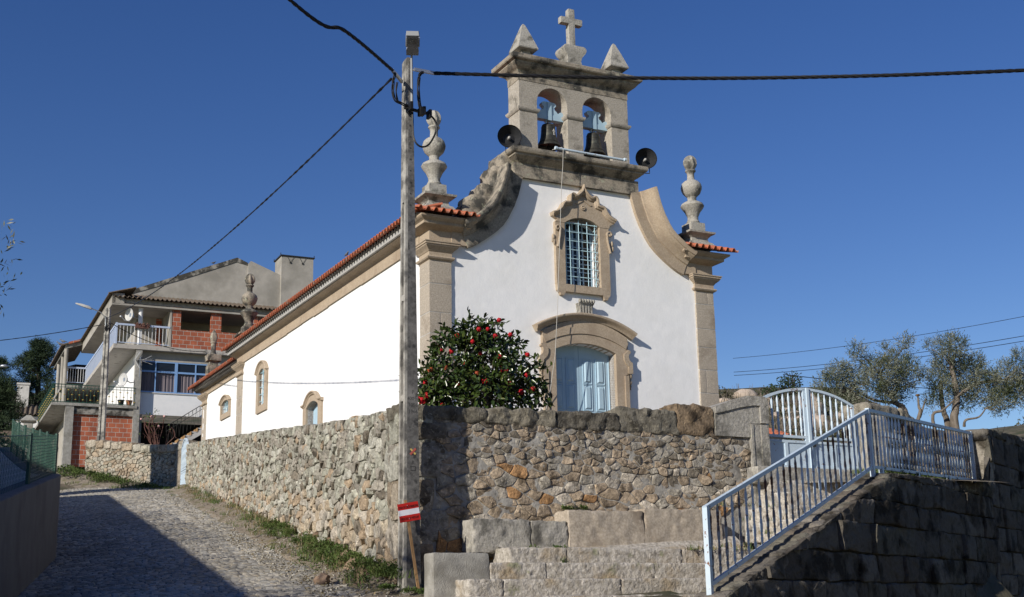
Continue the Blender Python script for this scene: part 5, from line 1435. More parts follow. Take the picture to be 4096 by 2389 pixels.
# balcony railing in pale blue and white
def bars(name, u0, u1, v0, v1, z0, z1, n, mrail, mbar, top=.085, bar=.012, par=hs):
    p = HB(); A = Vector((u0*K_, v0, 0)); B = Vector((u1*K_, v1, 0))
    up_ = lambda t, z: A.lerp(B, t)+Vector((0,0,Z(z)))
    p.bar(up_(0,z1), up_(1,z1), .07, top); rl = p.build(name, mrail, par, 0)
    p = HB(); p.bar(up_(0,z0), up_(1,z0), .03, .03); p.build('bottom_rail', mrail, rl, 0)
    p = HB()
    for i in range(n+1): p.bar(up_(i/n,z0), up_(i/n,z1), bar*1.6, bar*1.6)
    p.build('bars', mbar, rl, 0); return rl
bars('balcony_railing', -1.0, 1.28, .0, .0, 13.44, 14.24, 15, MT['balc'], MT['white'])
bars('balcony_railing', -1.0, -1.0, .0, 11.3, 13.44, 14.24, 34, MT['balc'], MT['balc'], .085, .03)
hb('balcony_post', MT['balc'], [(-1.04,-.96,-.04,.04,13.36,14.30)])
# terrace railing in green and gold
def ornate(u0, u1, v0, v1, n):
    rl = bars('terrace_railing', u0, u1, v0, v1, 10.70, 11.45, n, MT['greenpaint'], MT['greenpaint'], .03, .010)
    A = Vector((u0*K_, v0, 0)); B = Vector((u1*K_, v1, 0)); p = MB()
    p.bar(A+Vector((0,0,Z(11.33))), B+Vector((0,0,Z(11.33))), .02, .02); p.build('rail', MT['greenpaint'], rl, 0)
    p = MB()
    for i in range(n+1):
        q = A.lerp(B, i/n)
        for z in ((11.22,10.82) if i % 2 == 0 else (11.02,)): p.ball(q+Vector((0,0,Z(z))), .032, 6, 4, (1.5,1,.8))
    p.build('gold_beads', MT['gold'], rl, 60)
ornate(-3.42, -.1, -.02, -.02, 22); ornate(-3.44, -3.44, .0, 7.0, 26)
# rear gallery with round columns and low roof
for v in (11, 13, 15.2):
    p = MB(); u = -2.02*(1 if v < 12 else .98); p.tube([(u*K_, v, Z(10.6)), (u*K_, v, Z(15.12))], .105, 12); p.build('gallery_column', MT['render_grey'], hs, 60)
p = HB(); p.poly([(-2.10,15.10),(-1.0,15.45),(-1.0,15.66),(-2.10,15.27)], 10.9, 11.1); p.b(-2.1,-1.95,11.1,17,15.08,15.2); p.build('gallery_beam', MT['concrete'], hs, 0)
p = HB(); p.poly([(-2.3,15.22),(-1.0,15.66),(-1.0,15.72),(-2.3,15.30)], 10.8, 17.2); p.build('gallery_roof', MT['tile_brown'], hs, 0)
p = HB(); p.poly([(-1.95,15.33),(-1.1,15.63),(-1.1,15.72),(-1.95,15.44)], 10.78, 10.92); p.build('gallery_brick', MT['brick'], hs, 0)
p = HB(); p.poly([(-2.05,15.05),(-1.0,15.40),(.05,15.4),(.05,15.0)], 16.8, 17.0); p.b(-1.35,.05,16.8,17.0,13.0,15.2); p.build('gallery_back', MT['dark'], hs, 0)
bars('gallery_railing', -2.0, -1.0, 11.2, 11.2, 13.45, 14.2, 8, MT['balc'], MT['white'])
hb('gallery_floor', MT['concrete'], [(-2.1,.05,11.5,17,13.2,13.36)])
# stair under the window band
p = HB()
for i in range(7):
    u = 1.30+i*.27; z = 8.98+i*.175; p.b(u,u+.30,.05,1.0,z-.06,z)
p.poly([(1.2,8.75),(3.2,10.05),(3.2,9.80),(1.35,8.62)], .05, .25); sr = p.build('stair', MT['concrete_light'], hs, 0)
for i in range(7):
    u = 1.30+i*.27; z = 8.98+i*.175; hb('riser', MT['wood'], [(u+.26,u+.29,.03,1.0,z,z+.17)], sr)
p = HB()
p.tube([(1.3*K_,.08,Z(9.85)),(3.2*K_,.08,Z(11.15))], .02, 6); p.tube([(1.3*K_,.08,Z(9.62)),(3.2*K_,.08,Z(10.95))], .012, 5)
for i in range(12):
    u = 1.3+i*.16; z = 9.85+(u-1.3)*.684; p.tube([(u*K_,.08,Z(z)),((u+.10)*K_,.08,Z(z-.75)),((u+.16)*K_,.08,Z(z+.1))], .008, 4)
p.build('stair_railing', MT['darkiron'], hs, 60)
# on and around the house
def dish(u, v, z, rz, r_, label):
    d = thing('satellite_dish', label, 'satellite dish', hpt(u, v, z), HA+rz, 'satellite dishes on the unfinished house')
    p = MB(); p.lathe([(r_,.0),(r_*.98,.02),(r_*.6,-.06),(.03,-.1),(.03,-.08),(r_*.6,-.04),(r_*.97,.005)], n=20, cap=False); p.v = [(a, -c, b) for a, b, c in p.v]; p.build('reflector', MT['dish'], d, 60)
    p = MB(); p.tube([(0,.05,-r_),(0,-.22,-r_*1.05),(0,-.42,-r_*.55)], .014, 6); p.box(-.03,.03,-.48,-.38,-r_*.6,-r_*.42); p.build('feed_arm', MT['white'], d, 0)
    p = MB(); p.box(-.07,.07,.06,.2,-.09,.09); p.tube([(0,.15,0),(.0,.4,-.1),(.25,.45,-.1)], .022, 6); p.build('mount', MT['galv'], d, 0)
dish(-.49, .05, 14.70, R(-62), .30, 'round satellite dish beside the white balcony column of the brick house')
dish(-.60, .1, 11.82, R(-62), .31, 'round satellite dish on the white side wall above the green railing')
an = thing('tv_antenna', 'spiky television antenna on a mast at the house corner', 'antenna', hpt(.05, -.12, 12.4), HA)
p = MB(); p.tube([(0,0,-.6),(0,0,.45)], .018, 6); p.build('mast', MT['galv'], an)
p = MB(); p.bar((-.25,-.05,.28),(.55,.1,.36),.02,.02)
for i in range(9): x = -.2+i*.09; p.tube([(x,-.2,.28+i*.01),(x,.2,.30+i*.01)], .007, 4)
for s_ in (-1, 1): p.bar((-.25,0,.3),(-.02,0,.3+s_*.38),.02,.05); p.bar((-.32,0,.3),(-.1,0,.3+s_*.42),.012,.012)
p.tube([(.1,0,.3),(.5,0,.52)], .01, 4); p.tube([(.1,0,.3),(.62,0,.30)], .01, 4); p.tube([(.1,0,.26),(.55,0,.12)], .01, 4)
p.build('elements', MT['dish'], an, 0)
for u, m_, lab, nm in ((-.62,'black','dark bucket on the terrace floor behind the green railing','bucket'), (-.28,'terra','terracotta plant pot on the terrace behind the green railing','plant_pot')):
    o = thing(nm, lab, 'pot', hpt(u, .25, 10.67), HA)
    p = MB(); p.lathe([(.10,0),(.14,.24),(.155,.25),(.155,.28),(.13,.28),(.12,.22),(.02,.2)], n=14); p.build('body', MT[m_], o, 40)
    p = MB(); p.lathe([(.156,.25),(.165,.255),(.165,.275),(.156,.28)], n=14); p.build('rim', MT[m_], o, 40)
pb = thing('planter', 'trough of dark red plants hanging on the balcony railing', 'planter', hpt(.06, -.06, 14.20), HA)
p = MB(); p.box(-.30,.30,-.07,.07,-.10,.06); p.build('trough', MT['rosestem'], pb, 0)
p = MB()
for i in range(60): p.ball((rnd.uniform(-.36,.36), rnd.uniform(-.1,.1), .04+rnd.uniform(-.06,.10)), rnd.uniform(.02,.05), 5, 4)
p.build('foliage', MT['rosestem'], pb, 0)
# lamp post behind the garden wall
lp = thing('lamp_post', 'grey concrete lamp post with a slim lamp arm behind the garden wall', 'lamp post', (-16.43, 50.0, 0))
p = MB()
p.loft([[(-a,-b,z),(-a*.3,-b,z),(-a*.3,-b*.6,z),(a*.3,-b*.6,z),(a*.3,-b,z),(a,-b,z),(a,b,z),(-a,b,z)] for a, b, z in ((.145,.12,7.4),(.085,.08,14.0),(.05,.05,14.06))])
p.build('shaft', MT['concrete_pole'], lp, 30)
p = MB(); p.tube([(-.03,-.12,13.3),(-.05,-.14,13.62),(-.25,-.2,13.85),(-.62,-.3,14.0)], .022, 6); p.build('arm', MT['galv'], lp, 60)
p = MB(); p.loft([[(x,-.3+.15*(x+.62)-w_, z),(x,-.3+.15*(x+.62)+w_, z),(x,-.3+.15*(x+.62)+w_*.7, z+h_),(x,-.3+.15*(x+.62)-w_*.7, z+h_)] for x, z, w_, h_ in ((-.58,13.94,.05,.07),(-.66,13.96,.10,.11),(-.95,14.06,.10,.10),(-1.2,14.16,.04,.05))]); p.build('lamp_head', MT['fascia'], lp, 30)
p = MB()
for i in range(14): a = rnd.uniform(0,6.28); p.tube([(.12*math.cos(a+k), .12*math.sin(a+k), 13.0+.45*rnd.random()) for k in (0,.8,1.6,2.4)], .014, 4)
p.build('cable_coil', MT['black'], lp, 0)
BL = Vector((-16.40, 49.95, 13.5))
def sag(a, b, s_, n=10): return [Vector(a).lerp(Vector(b), i/n)-Vector((0,0,4*s_*i/n*(1-i/n))) for i in range(n+1)]
cable('overhead_cable', 'dark cable drooping from the lamp post to the brick house', sag(BL, hpt(2.84, -.06, 13.27), .35), .004, 2, .8, .013, 4)
cable('overhead_cable', 'dark cable leaving the lamp post over the pines at the left edge', sag((-16.6,49.9,13.35), (-24.5,45,11.45), .25), .004, 2, .8, .014, 4)
# wires over the fields on the right
for i, (a, b) in enumerate((((11.0,62.0,13.85),(20.9,44,12.1)),((11.0,62.0,13.15),(20.9,44,11.35)),((11.0,62.0,12.98),(20.9,44,11.15)))):
    cable('field_wire', ('single thin wire high above the olive trees', 'upper wire of the close pair behind the olive trees', 'lower wire of the close pair behind the olive trees')[i], sag(a, b, .25), .001, 2, 2, .012 if i else .010, 3)
cable('field_wire', 'thicker dark cable running down behind the olive crowns', sag((13.0,60,12.62), (24,60,11.5), .12), .006, 2, 1.2, .016, 4)

# low houses far left
fh = thing('cottage', 'low cottage with brown tiled roof and white chimney below the pines', 'house', (-26.6, 66, 0), R(20))
p = MB(); p.box(-3.2, 2.0, 0, 4, 9.5, 12.3); p.build('wall', MT['white'], fh, 0)
p = MB(); tiles(p, -3.4, 2.2, lambda u, t, h: (u, -.35+t, 12.35+.36*t+h), per=.24, amp=.05, rows=[0,.6,1.2,2.4], n=6); rr_ = p.build('roof', MT['tile_brown'], fh, 60)
p = MB(); p.box(.25,.85,1.5,2.0,13.0,14.25); p.box(.2,.9,1.45,2.05,14.25,14.35); p.build('chimney', MT['concrete_light'], rr_, 0)
p = MB()
for i in range(4):
    for j in range(3): p.box(-2.6+i*.34, -2.6+i*.34+.24, -.02, .02, 11.35+j*.24, 11.35+j*.24+.16)
p.build('window', MT['dark'], fh, 0)
sh = thing('garden_shed', 'small shed with a capped grey chimney at the left behind the fence', 'shed', (-23.7, 60, 0), R(18))
p = MB(); p.box(-1.6,1.1,0,2.5,7.5,10.1); p.build('wall', MT['render_grey'], sh, 0)
p = MB(); p.loft([[(x,-.2,10.1),(x,1.2,10.75),(x,2.7,10.1),(x,1.2,10.65)] for x in (-1.8,1.3)]); rr_ = p.build('roof', MT['tile_brown'], sh, 0)
p = MB(); p.box(.2,.6,.3,.7,10.2,11.05); p.stack((.2,.6,.3,.7), [(.02,11.05),(.12,11.1),(.16,11.14),(-.1,11.42)]); p.build('chimney', MT['concrete'], rr_, 0)
fl = thing('lamp_post', 'distant street lamp with drooping head among the pines at the left edge', 'lamp post', (-30.2, 70, 0))
p = MB(); p.tube([(0,0,9),(0,0,15.2)], .06, 6); p.build('shaft', MT['galv'], fl)
p = MB(); p.tube([(0,0,15.2),(.7,-.2,15.5),(1.4,-.4,15.65)], .03, 5); p.ball((1.65,-.45,15.70), .16, 8, 6, (1.6,.8,.6)); p.build('lamp_head', MT['galv'], fl, 60)

# ------------------------------------------------------------------ vegetation
def leaf(p, c, d, n_, L_, W_, fold=.25):
    """one folded leaf: base c, direction d, face normal n_"""
    s_ = d.cross(n_); s_.normalize(); m1 = c+d*L_*.35; m2 = c+d*L_*.72; t = c+d*L_; dn = n_*(W_*fold)
    o = len(p.v)
    for q in (c, m1+s_*W_*.5+dn, m2+s_*W_*.38+dn, t, m2-s_*W_*.38+dn, m1-s_*W_*.5+dn, m1, m2): p.vert(q)
    p.face((o, o+1, o+6)); p.face((o+1, o+2, o+7, o+6)); p.face((o+2, o+3, o+7)); p.face((o, o+6, o+5)); p.face((o+6, o+7, o+4, o+5)); p.face((o+7, o+3, o+4))
def rv(r_): 
    while True:
        v = Vector((r_.uniform(-1,1), r_.uniform(-1,1), r_.uniform(-1,1)))
        if .05 < v.length < 1: return v.normalized()

# camellia
cm_ = thing('camellia_tree', 'bushy dark green camellia full of red blossoms between the wall and the church', 'tree', (-.52, 19.7, 4.2))
r_ = random.Random(4)
stems = [((-.25,0),(-.75,-.05,1.2)),((-.05,.05),(-.2,-.1,1.6)),((.05,-.05),(.25,.1,1.7)),((.15,.05),(.6,0,1.3)),((-.12,-.08),(-.45,.2,1.5)),((.1,.1),(.1,-.3,1.2))]
p = MB()
for (bx, by), e in stems:
    p.tube(curve([(bx,by,-.5),(bx*1.2,by,.1),((bx+e[0])/2,(by+e[1])/2,.75),e], 4), [.045-.0028*i for i in range(13)], 6)
for i in range(46):
    (bx, by), e = r_.choice(stems); t = r_.uniform(.45, .95); a = Vector((bx,by,0)).lerp(Vector(e), t); b = a+rv(r_)*.45+Vector((0,0,.1)); p.tube([a, a.lerp(b,.5)+rv(r_)*.05, b], [.014,.01,.006], 4)
p.build('trunk', MT['bark'], cm_, 60)
blobs = [(-.72,-.1,.78,.42),(-.35,-.2,1.25,.50),(.15,-.15,1.35,.50),(.38,.0,1.62,.30),(-.15,.0,1.62,.32),(-.5,.0,1.58,.30),(.26,-.1,1.74,.26),(-.1,-.1,1.80,.22),(-.42,-.1,1.70,.24),(.55,-.1,1.0,.48),(.78,0,.75,.36),(.1,-.35,.85,.5),(-.45,-.35,.8,.42),(.0,.35,1.1,.55),(-.9,0,.62,.30),(.82,-.05,1.1,.22),(.5,.2,.7,.4),(-.88,.1,1.05,.3)]
p = MB()
for bx, by, bz, br in blobs:
    for i in range(int(1900*br*br)+20):
        d = rv(r_); q = br*(r_.random()**.30); c = Vector((bx,by,bz))+Vector((d.x*q, d.y*q, d.z*q*.92))
        if c.z < .50 and r_.random() < .85: continue
        if noise.noise(c*3.1) < -.30: continue
        ld = (d*.7+rv(r_)*.8+Vector((0,0,-.25))).normalized(); nn_ = (d+Vector((0,0,.7))+rv(r_)*.7); nn_ = (nn_-ld*nn_.dot(ld)).normalized()
        leaf(p, c, ld, nn_, r_.uniform(.085,.125), r_.uniform(.042,.060))
for i in range(70):                                            # loose outer shoots
    bx, by, bz, br = r_.choice(blobs[3:]); d = rv(r_); d.z = abs(d.z)*.8; a = Vector((bx,by,bz))+d*br*.9; e = a+(d+rv(r_)*.4).normalized()*r_.uniform(.08,.2)
    for k in range(7):
        c = a.lerp(e, k/6); ld = ((e-a).normalized()*.6+rv(r_)).normalized(); nn_ = (Vector((0,0,1))+rv(r_)*.7); nn_ = (nn_-ld*nn_.dot(ld)).normalized(); leaf(p, c, ld, nn_, r_.uniform(.08,.12), r_.uniform(.04,.055))
p.build('crown', MT['camleaf'], cm_, 180, False)
def blossom(loc, s_, m_):
    q = MB()
    for ring, (n_, rr, tilt) in enumerate(((6,.9,.35),(5,.62,.75),(4,.34,1.1))):
        for k in range(n_):
            a = 2*math.pi*k/n_+ring*.5; c = Vector((math.cos(a)*rr*.6, math.sin(a)*rr*.6, .25*ring))*s_
            q.ball(c, s_*.42, 6, 4, (1,1,.55), .25, 3, k)
    q.v = [(x, -z, y) for x, y, z in q.v]
    o = q.build('blossom', m_, cm_, 180); o.location = loc; o.rotation_euler = (r_.uniform(-.6,.3), r_.uniform(-.3,.3), r_.uniform(-.7,.7)); return o
b0 = None
for i, (x, z, s_) in enumerate(((-.20,6.10,.045),(-.52,5.95,.045),(-.86,5.86,.045),(-.38,5.95,.04),(-1.12,5.62,.045),(-.95,5.6,.055),(-.26,5.84,.05),(-.03,5.86,.045),(-.13,5.28,.075),(-1.28,5.32,.055),(-1.42,4.86,.09),(-1.34,4.93,.06),(-.44,5.12,.06),(-.04,5.1,.065),(.23,5.53,.05),(.22,5.22,.055),(-.56,5.24,.045),(-1.1,4.76,.06),(-.75,5.4,.045),(.12,4.95,.055),(-1.05,5.35,.05),(-.62,5.75,.045),(-1.36,5.12,.05),(.3,5.0,.05),(-.85,5.08,.045),(-.2,5.5,.045),(-.5,5.55,.04))):
    blossom((x+.52, -.50+.10*abs(x+.5)+.12*abs(z-5.4), z-4.2), s_, MT['petal_old'] if i in (9, 16, 20) else MT['petal'])

# olive trees
def olive(name, label, loc, blobs, trunk, n_mul, seed, grp='olive trees'):
    t = thing(name, label, 'tree', loc, 0, grp); r_ = random.Random(seed)
    p = MB()
    for path, ra in trunk: 
        c_ = curve(path, 5); k = len(c_); p.tube(c_, [ra[0]+(ra[1]-ra[0])*i/(k-1)+.006*noise.noise((i*.7,seed,0)) for i in range(k)], 8)
    p.build('trunk', MT['bark'], t, 60)
    tips = [Vector(path[-1]) for path, ra in trunk]
    p = MB(); tw_ = MB()
    for bx, by, bz, br in blobs:
        C_ = Vector((bx,by,bz)); near = min(tips, key=lambda q: (q-C_).length); tw_.tube([near, near.lerp(C_,.5)+rv(r_)*.08, C_], [.022,.015,.008], 5)
        ns = int(n_mul*br*br)+5
        for i in range(ns):                                   # sprigs with paired leaves
            d = rv(r_); q = br*(r_.random()**.38); c = C_+Vector((d.x*q, d.y*q, d.z*q))
            sd = (d*.6+Vector((0,0,.55))+rv(r_)*.6).normalized(); L_ = r_.uniform(.14,.26)
            for k in range(7):
                b = c+sd*(L_*k/6); a = rv(r_); a = (a-sd*a.dot(sd)).normalized(); ld = (sd*.75+a*.7).normalized(); n_ = ld.cross(rv(r_)).normalized(); l_ = r_.uniform(.055,.085); s_ = ld.cross(n_)*r_.uniform(.007,.010)
                o = len(p.v); p.vert(b); p.vert(b+ld*l_*.5+s_); p.vert(b+ld*l_); p.vert(b+ld*l_*.5-s_); p.face((o,o+1,o+2,o+3))
    tw_.build('twigs', MT['bark'], t, 60)
    p.build('crown', MT['olive'], t, 0, False)
    return t
CL1 = [(-0.97, -0.33, 2.35, 0.18), (-0.75, 0.31, 2.25, 0.13), (-0.04, 0.24, 2.47, 0.13), (0.35, -0.22, 2.53, 0.19), (0.11, -0.0, 2.14, 0.29), (-0.49, -0.05, 2.08, 0.2), (-1.35, 0.14, 1.89, 0.25), (-0.96, 0.26, 1.86, 0.29), (-0.33, -0.37, 1.78, 0.38), (0.24, -0.42, 1.77, 0.34), (0.5, 0.3, 1.9, 0.18), (-1.58, -0.06, 1.62, 0.29), (-1.15, 0.24, 1.49, 0.34), (-0.7, -0.45, 1.48, 0.34), (-0.14, -0.05, 1.4, 0.34), (0.28, 0.2, 1.46, 0.25), (0.64, -0.24, 1.64, 0.11), (-1.79, 0.4, 1.48, 0.18), (-0.95, 0.36, 1.19, 0.25), (-0.39, -0.42, 1.13, 0.22), (-1.35, -0.43, 0.97, 0.22), (-1.57, 0.04, 1.15, 0.2), (0.19, 0.4, 1.17, 0.13), (-1.85, -0.11, 1.25, 0.13)]
CL2 = [(-0.03, 0.41, 2.7, 0.16), (0.19, 0.4, 2.84, 0.11), (0.06, -0.4, 2.47, 0.25), (-0.19, -0.37, 2.26, 0.16), (0.02, 0.3, 2.12, 0.34), (-0.24, 0.21, 1.8, 0.29), (0.45, 0.15, 1.83, 0.45), (-0.39, -0.17, 1.38, 0.27), (-0.53, 0.1, 1.11, 0.18), (0.87, 0.1, 1.47, 0.49), (1.47, 0.07, 1.72, 0.38), (1.72, -0.31, 2.13, 0.22), (1.18, -0.06, 1.12, 0.34), (1.6, -0.1, 1.28, 0.34), (0.28, 0.2, 1.25, 0.34), (0.83, 0.45, 2.15, 0.22), (0.47, 0.4, 2.46, 0.13), (-0.46, 0.04, 2.55, 0.11), (2.02, -0.05, 1.57, 0.45), (2.3, -0.21, 2.03, 0.32), (0.93, -0.42, 0.92, 0.16), (1.97, -0.43, 1.11, 0.27)]
TR1 = [[(0.3, 0, -1.2), (0.26, 0, 0.71), (0.02, 0, 1.08), (-0.12, 0, 1.31)], [(-0.12, 0, 1.31), (-0.25, 0.1, 1.68), (-0.32, 0.1, 1.87)], [(0.02, 0, 1.08), (-0.49, 0.3, 1.23), (-0.99, 0.2, 1.49)]]
TR2 = [[(0.1, 0, -1.2), (-0.04, 0, 0.53), (0.02, 0, 0.92), (0.09, 0, 1.37), (0.02, 0, 2.07)], [(-0.1, 0.2, -1.2), (-0.15, 0.2, 0.55), (-0.21, 0.2, 0.87), (-0.24, 0.2, 1.26), (-0.25, 0.1, 1.7)], [(-0.2, 0.1, -0.9), (-0.62, -0.1, 0.65), (-0.39, -0.2, 0.88), (-0.22, -0.2, 1.01), (0.16, -0.3, 1.37)], [(0.16, -0.1, 0.48), (0.19, -0.2, 0.63), (0.52, -0.2, 0.7), (0.72, -0.2, 0.92)], [(0.06, 0, 1.26), (0.66, 0, 1.59), (1.35, 0, 1.67)]]
TR3 = [[(-1.75, 0, -0.9), (-0.95, 0, 0.71), (-0.91, 0, 1.03), (-0.91, 0, 1.32)], [(-0.9, 0, 0.75), (-0.76, 0.05, 1.07), (-0.68, 0.1, 1.25)]]

olive('olive_tree', 'broad grey green olive tree behind the gate, its crown spreading left', (9.75,32,5.6), CL1, [(TR1[0],(.085,.06)),(TR1[1],(.03,.012)),(TR1[2],(.045,.02))], 2300, 11)
olive('olive_tree', 'tall grey green olive tree with thick double trunk at the right edge', (11.25,32,5.55), CL2, [(TR2[0],(.13,.06)),(TR2[1],(.09,.05)),(TR2[2],(.05,.014)),(TR2[3],(.04,.014)),(TR2[4],(.06,.025))], 2500, 12)
sp_ = thing('olive_stump', 'pruned bare olive shoots between the two olive crowns', 'tree', (11.25, 32, 5.55), 0)
p = MB()
for q in TR3: p.tube(curve(q, 4), [.065-.004*i if len(q) > 3 else .03-.002*i for i in range(4*(len(q)-1)+1)], 8)
p.build('trunk', MT['bark'], sp_, 60)
q = MB(); e_ = Vector(TR3[0][-1]); q.ball(e_, .065, 8, 5, (1,1,.5)); q.build('cut_end', MT['wood'], sp_, 60)
# olive left of the lane: crown out of the picture, one branch reaching in
olive('olive_tree', 'olive branch tips reaching into the picture at the left edge', (-7.4,10.9,2.6), [(0,0,2.9,.75),(-.7,.3,2.6,.6),(.8,-.3,2.9,.55),(.3,.5,3.2,.5),(2.3,.75,2.35,.16),(2.45,.8,2.12,.10),(2.42,.85,2.55,.12),(1.8,.6,2.6,.25)], [([(0,0,-.4),(.1,0,.9),(.2,.1,2.2)],(.12,.07)),([(.15,0,1.3),(1.0,.3,2.2),(2.2,.75,2.35)],(.05,.01))], 420, 13, 'olive trees')

# pines
def pine(name, label, loc, h_, w_, seed, n=150):
    t = thing(name, label, 'tree', loc, 0, 'pine trees at the left'); r_ = random.Random(seed)
    p = MB(); p.tube([(0,0,-2),(.1,0,h_*.4),(-.05,.1,h_*.8),(0,0,h_*.97)], [.28,.22,.12,.04], 8)
    pads = []
    for i in range(n):
        f = r_.random()**.8; z = h_*(.18+.80*f); a = r_.uniform(0, 6.283); rr = w_*(1.05-f)**.6*r_.uniform(.25,1.0)*(1+.3*math.sin(9*f+a*2))
        pads.append((Vector((math.cos(a)*rr, math.sin(a)*rr, z+.25*rr*.3)), r_.uniform(.28,.52)))
    for c, q in pads[::4]: p.tube([(0,0,c.z-.5), c*.6+Vector((0,0,c.z*.4-.15)), c], [.05,.035,.02], 4)
    p.build('trunk', MT['bark_dark'], t, 60)
    p = MB()
    for c, q in pads:
        for k in range(80):
            d = rv(r_); d.z = d.z*.6+.2; b = c+d*q*r_.uniform(.1,.95); e = (d+rv(r_)*.7+Vector((0,0,.25))).normalized(); s_ = e.cross(rv(r_)).normalized()*.016
            o = len(p.v); L_ = r_.uniform(.12,.22); p.vert(b-s_); p.vert(b+s_); p.vert(b+e*L_+s_*.4); p.vert(b+e*L_-s_*.4); p.face((o,o+1,o+2,o+3))
    p.build('crown', MT['pine'], t, 0, False); return t
pine('pine_tree', 'tallest dark pine tree left of the unfinished house', (-29.8,78,11.4), 7.6, 2.3, 1, 260)
pine('pine_tree', 'lower dark pine at the left picture edge beside the tall pine', (-31.6,76,11.0), 6.5, 2.2, 2, 240)
pine('pine_tree', 'bushy dark pine between tall pine and house gallery', (-28.2,80,11.4), 5.4, 2.4, 3, 220)
pine('pine_tree', 'near low dark pine behind the garden shed at the left edge', (-26.0,63.0,8.2), 5.4, 1.9, 4, 220)

# shrubs of small leaves
def bush(name, label, cat, loc, blobs, m_, n_mul, ls, seed, stem=True, grp=None):
    t = thing(name, label, cat, loc, 0, grp); r_ = random.Random(seed)
    p = MB()
    for bx, by, bz, br in blobs:
        for k in range(5): p.tube([(bx*.3,by*.3,-.2), (bx*.7+r_.uniform(-.1,.1)*br,by*.7,bz*.5), (bx+r_.uniform(-1,1)*br,by+r_.uniform(-1,1)*br,bz+r_.uniform(-.2,1)*br)], [.03*ls*10,.02*ls*10,.006*ls*10], 4)
    p.build('trunk', MT['bark_dark'], t, 60)
    p = MB()
    for bx, by, bz, br in blobs:
        for i in range(int(n_mul*br*br)+10):
            d = rv(r_); q = br*(r_.random()**.35)*(1+.35*noise.noise(d*2.2+Vector((seed,bx,bz)))); c = Vector((bx,by,bz))+d*q
            ld = (d+rv(r_)*.9).normalized(); s_ = ld.cross(rv(r_)).normalized()*ls*.25
            o = len(p.v); p.vert(c); p.vert(c+ld*ls*.5+s_); p.vert(c+ld*ls); p.vert(c+ld*ls*.5-s_); p.face((o,o+1,o+2,o+3))
    p.build('crown', m_, t, 0, False); return t
bush('bush', 'dark ivy clad bush behind the wire fence at the left edge', 'bush', (-14.2,33.0,4.9), [(0,0,.9,1.1),(-1.4,.2,1.0,1.2),(-2.6,.4,1.2,1.2),(.5,.4,.4,.7)], MT['pine'], 1100, .12, 21)
bush('bush', 'dark hedge below the garden shed behind the wire fence', 'bush', (-19.6,46,6.8), [(0,0,.8,1.2),(-1.6,0,.9,1.3),(-3.0,.3,1.1,1.3),(1.3,.3,.5,.9)], MT['pine'], 700, .16, 22)
# rose bush
rs = thing('rose_bush', 'leggy reddish rose bush with pale pink blooms behind the garden wall', 'bush', tuple(hpt(.72,-1.6,8.3)), HA)
r_ = random.Random(8); p = MB(); lf = MB(); ends = []
for i in range(16):
    a = r_.uniform(-1.1,1.1); h_ = r_.uniform(.9,2.0); pth = [(r_.uniform(-.1,.1),0,-.2),(a*.35,r_.uniform(-.2,.2),h_*.4),(a*.55+r_.uniform(-.15,.15),r_.uniform(-.3,.3),h_*.7),(a*.75+r_.uniform(-.2,.2),r_.uniform(-.3,.3),h_)]
    p.tube(curve(pth,4), [.026-.0015*k for k in range(13)], 5); ends.append(Vector(pth[-1]))
    for k in range(3):
        b = Vector(pth[2]).lerp(Vector(pth[3]), r_.random()); p.tube([b, b+rv(r_)*.25+Vector((0,0,.1))], [.010,.005], 4)
    for k in range(8 if h_ > 1.6 else 3):
        b = Vector(pth[3])+rv(r_)*.18; leaf(lf, b, rv(r_), rv(r_), .09, .05)
p.build('stem', MT['rosestem'], rs, 60); lf.build('leaves', MT['weed'], rs, 180, False)
for e in (ends[1], ends[5], ends[9], ends[12]): q = MB(); q.ball(e, .065, 7, 5, (1,1,.8), .3, 3, e.x); q.build('blossom', MT['pink'], rs, 180)

# weeds and grass along walls: nobody could count them
def tuft(p, c, n, h_, r_, spread=.05, w_=.006):
    for i in range(n):
        b = c+Vector((r_.uniform(-spread,spread), r_.uniform(-spread,spread), -.01)); d = Vector((r_.uniform(-.5,.5), r_.uniform(-.5,.5), 1)).normalized(); h2 = h_*r_.uniform(.5,1.2)
        s_ = Vector((r_.uniform(-1,1), r_.uniform(-1,1), 0)).normalized()*w_; bend = Vector((r_.uniform(-1,1), r_.uniform(-1,1), -.2))*h2*.3
        o = len(p.v); p.vert(b-s_); p.vert(b+s_); p.vert(b+d*h2*.6+s_*.6); p.vert(b+d*h2*.6-s_*.6); p.vert(b+d*h2+bend); p.face((o,o+1,o+2,o+3)); p.face((o+3,o+2,o+4))
def weedclump(p, c, rad, n, r_, ls=.035):
    for i in range(n):
        d = rv(r_); d.z = abs(d.z)*.8; q = c+d*rad*(r_.random()**.5); ld = (d+rv(r_)*.8).normalized(); nn_ = (Vector((0,0,1))+rv(r_)*.6); nn_ = (nn_-ld*nn_.dot(ld))
        if nn_.length < .05: continue
        leaf(p, q, ld, nn_.normalized(), ls*r_.uniform(.7,1.3), ls*.6)
r_ = random.Random(99)
gr = MB(); dg = MB(); wd = MB()
for i in range(620):
    s = r_.uniform(-.6, 26)*(1 if r_.random() < .6 else .45); dens = noise.noise((s*.7, 0, 3))
    q = abs(r_.gauss(.12, .22)); c = lane(s, q-.02); c.z += .06+.2*smooth(.9,0,q)
    if dens < -.22: continue
    u = r_.random()
    if u < .45: tuft(gr, c, 14, .10 if s > 8 else .15, r_, .09)
    elif u < .7: tuft(dg, c, 14, .12, r_, .10)
    if s < 9.5 and (u > .55 or (s < 4 and u > .3)): weedclump(wd, c+Vector((0,0,.03)), r_.uniform(.07,.17), 46, r_)
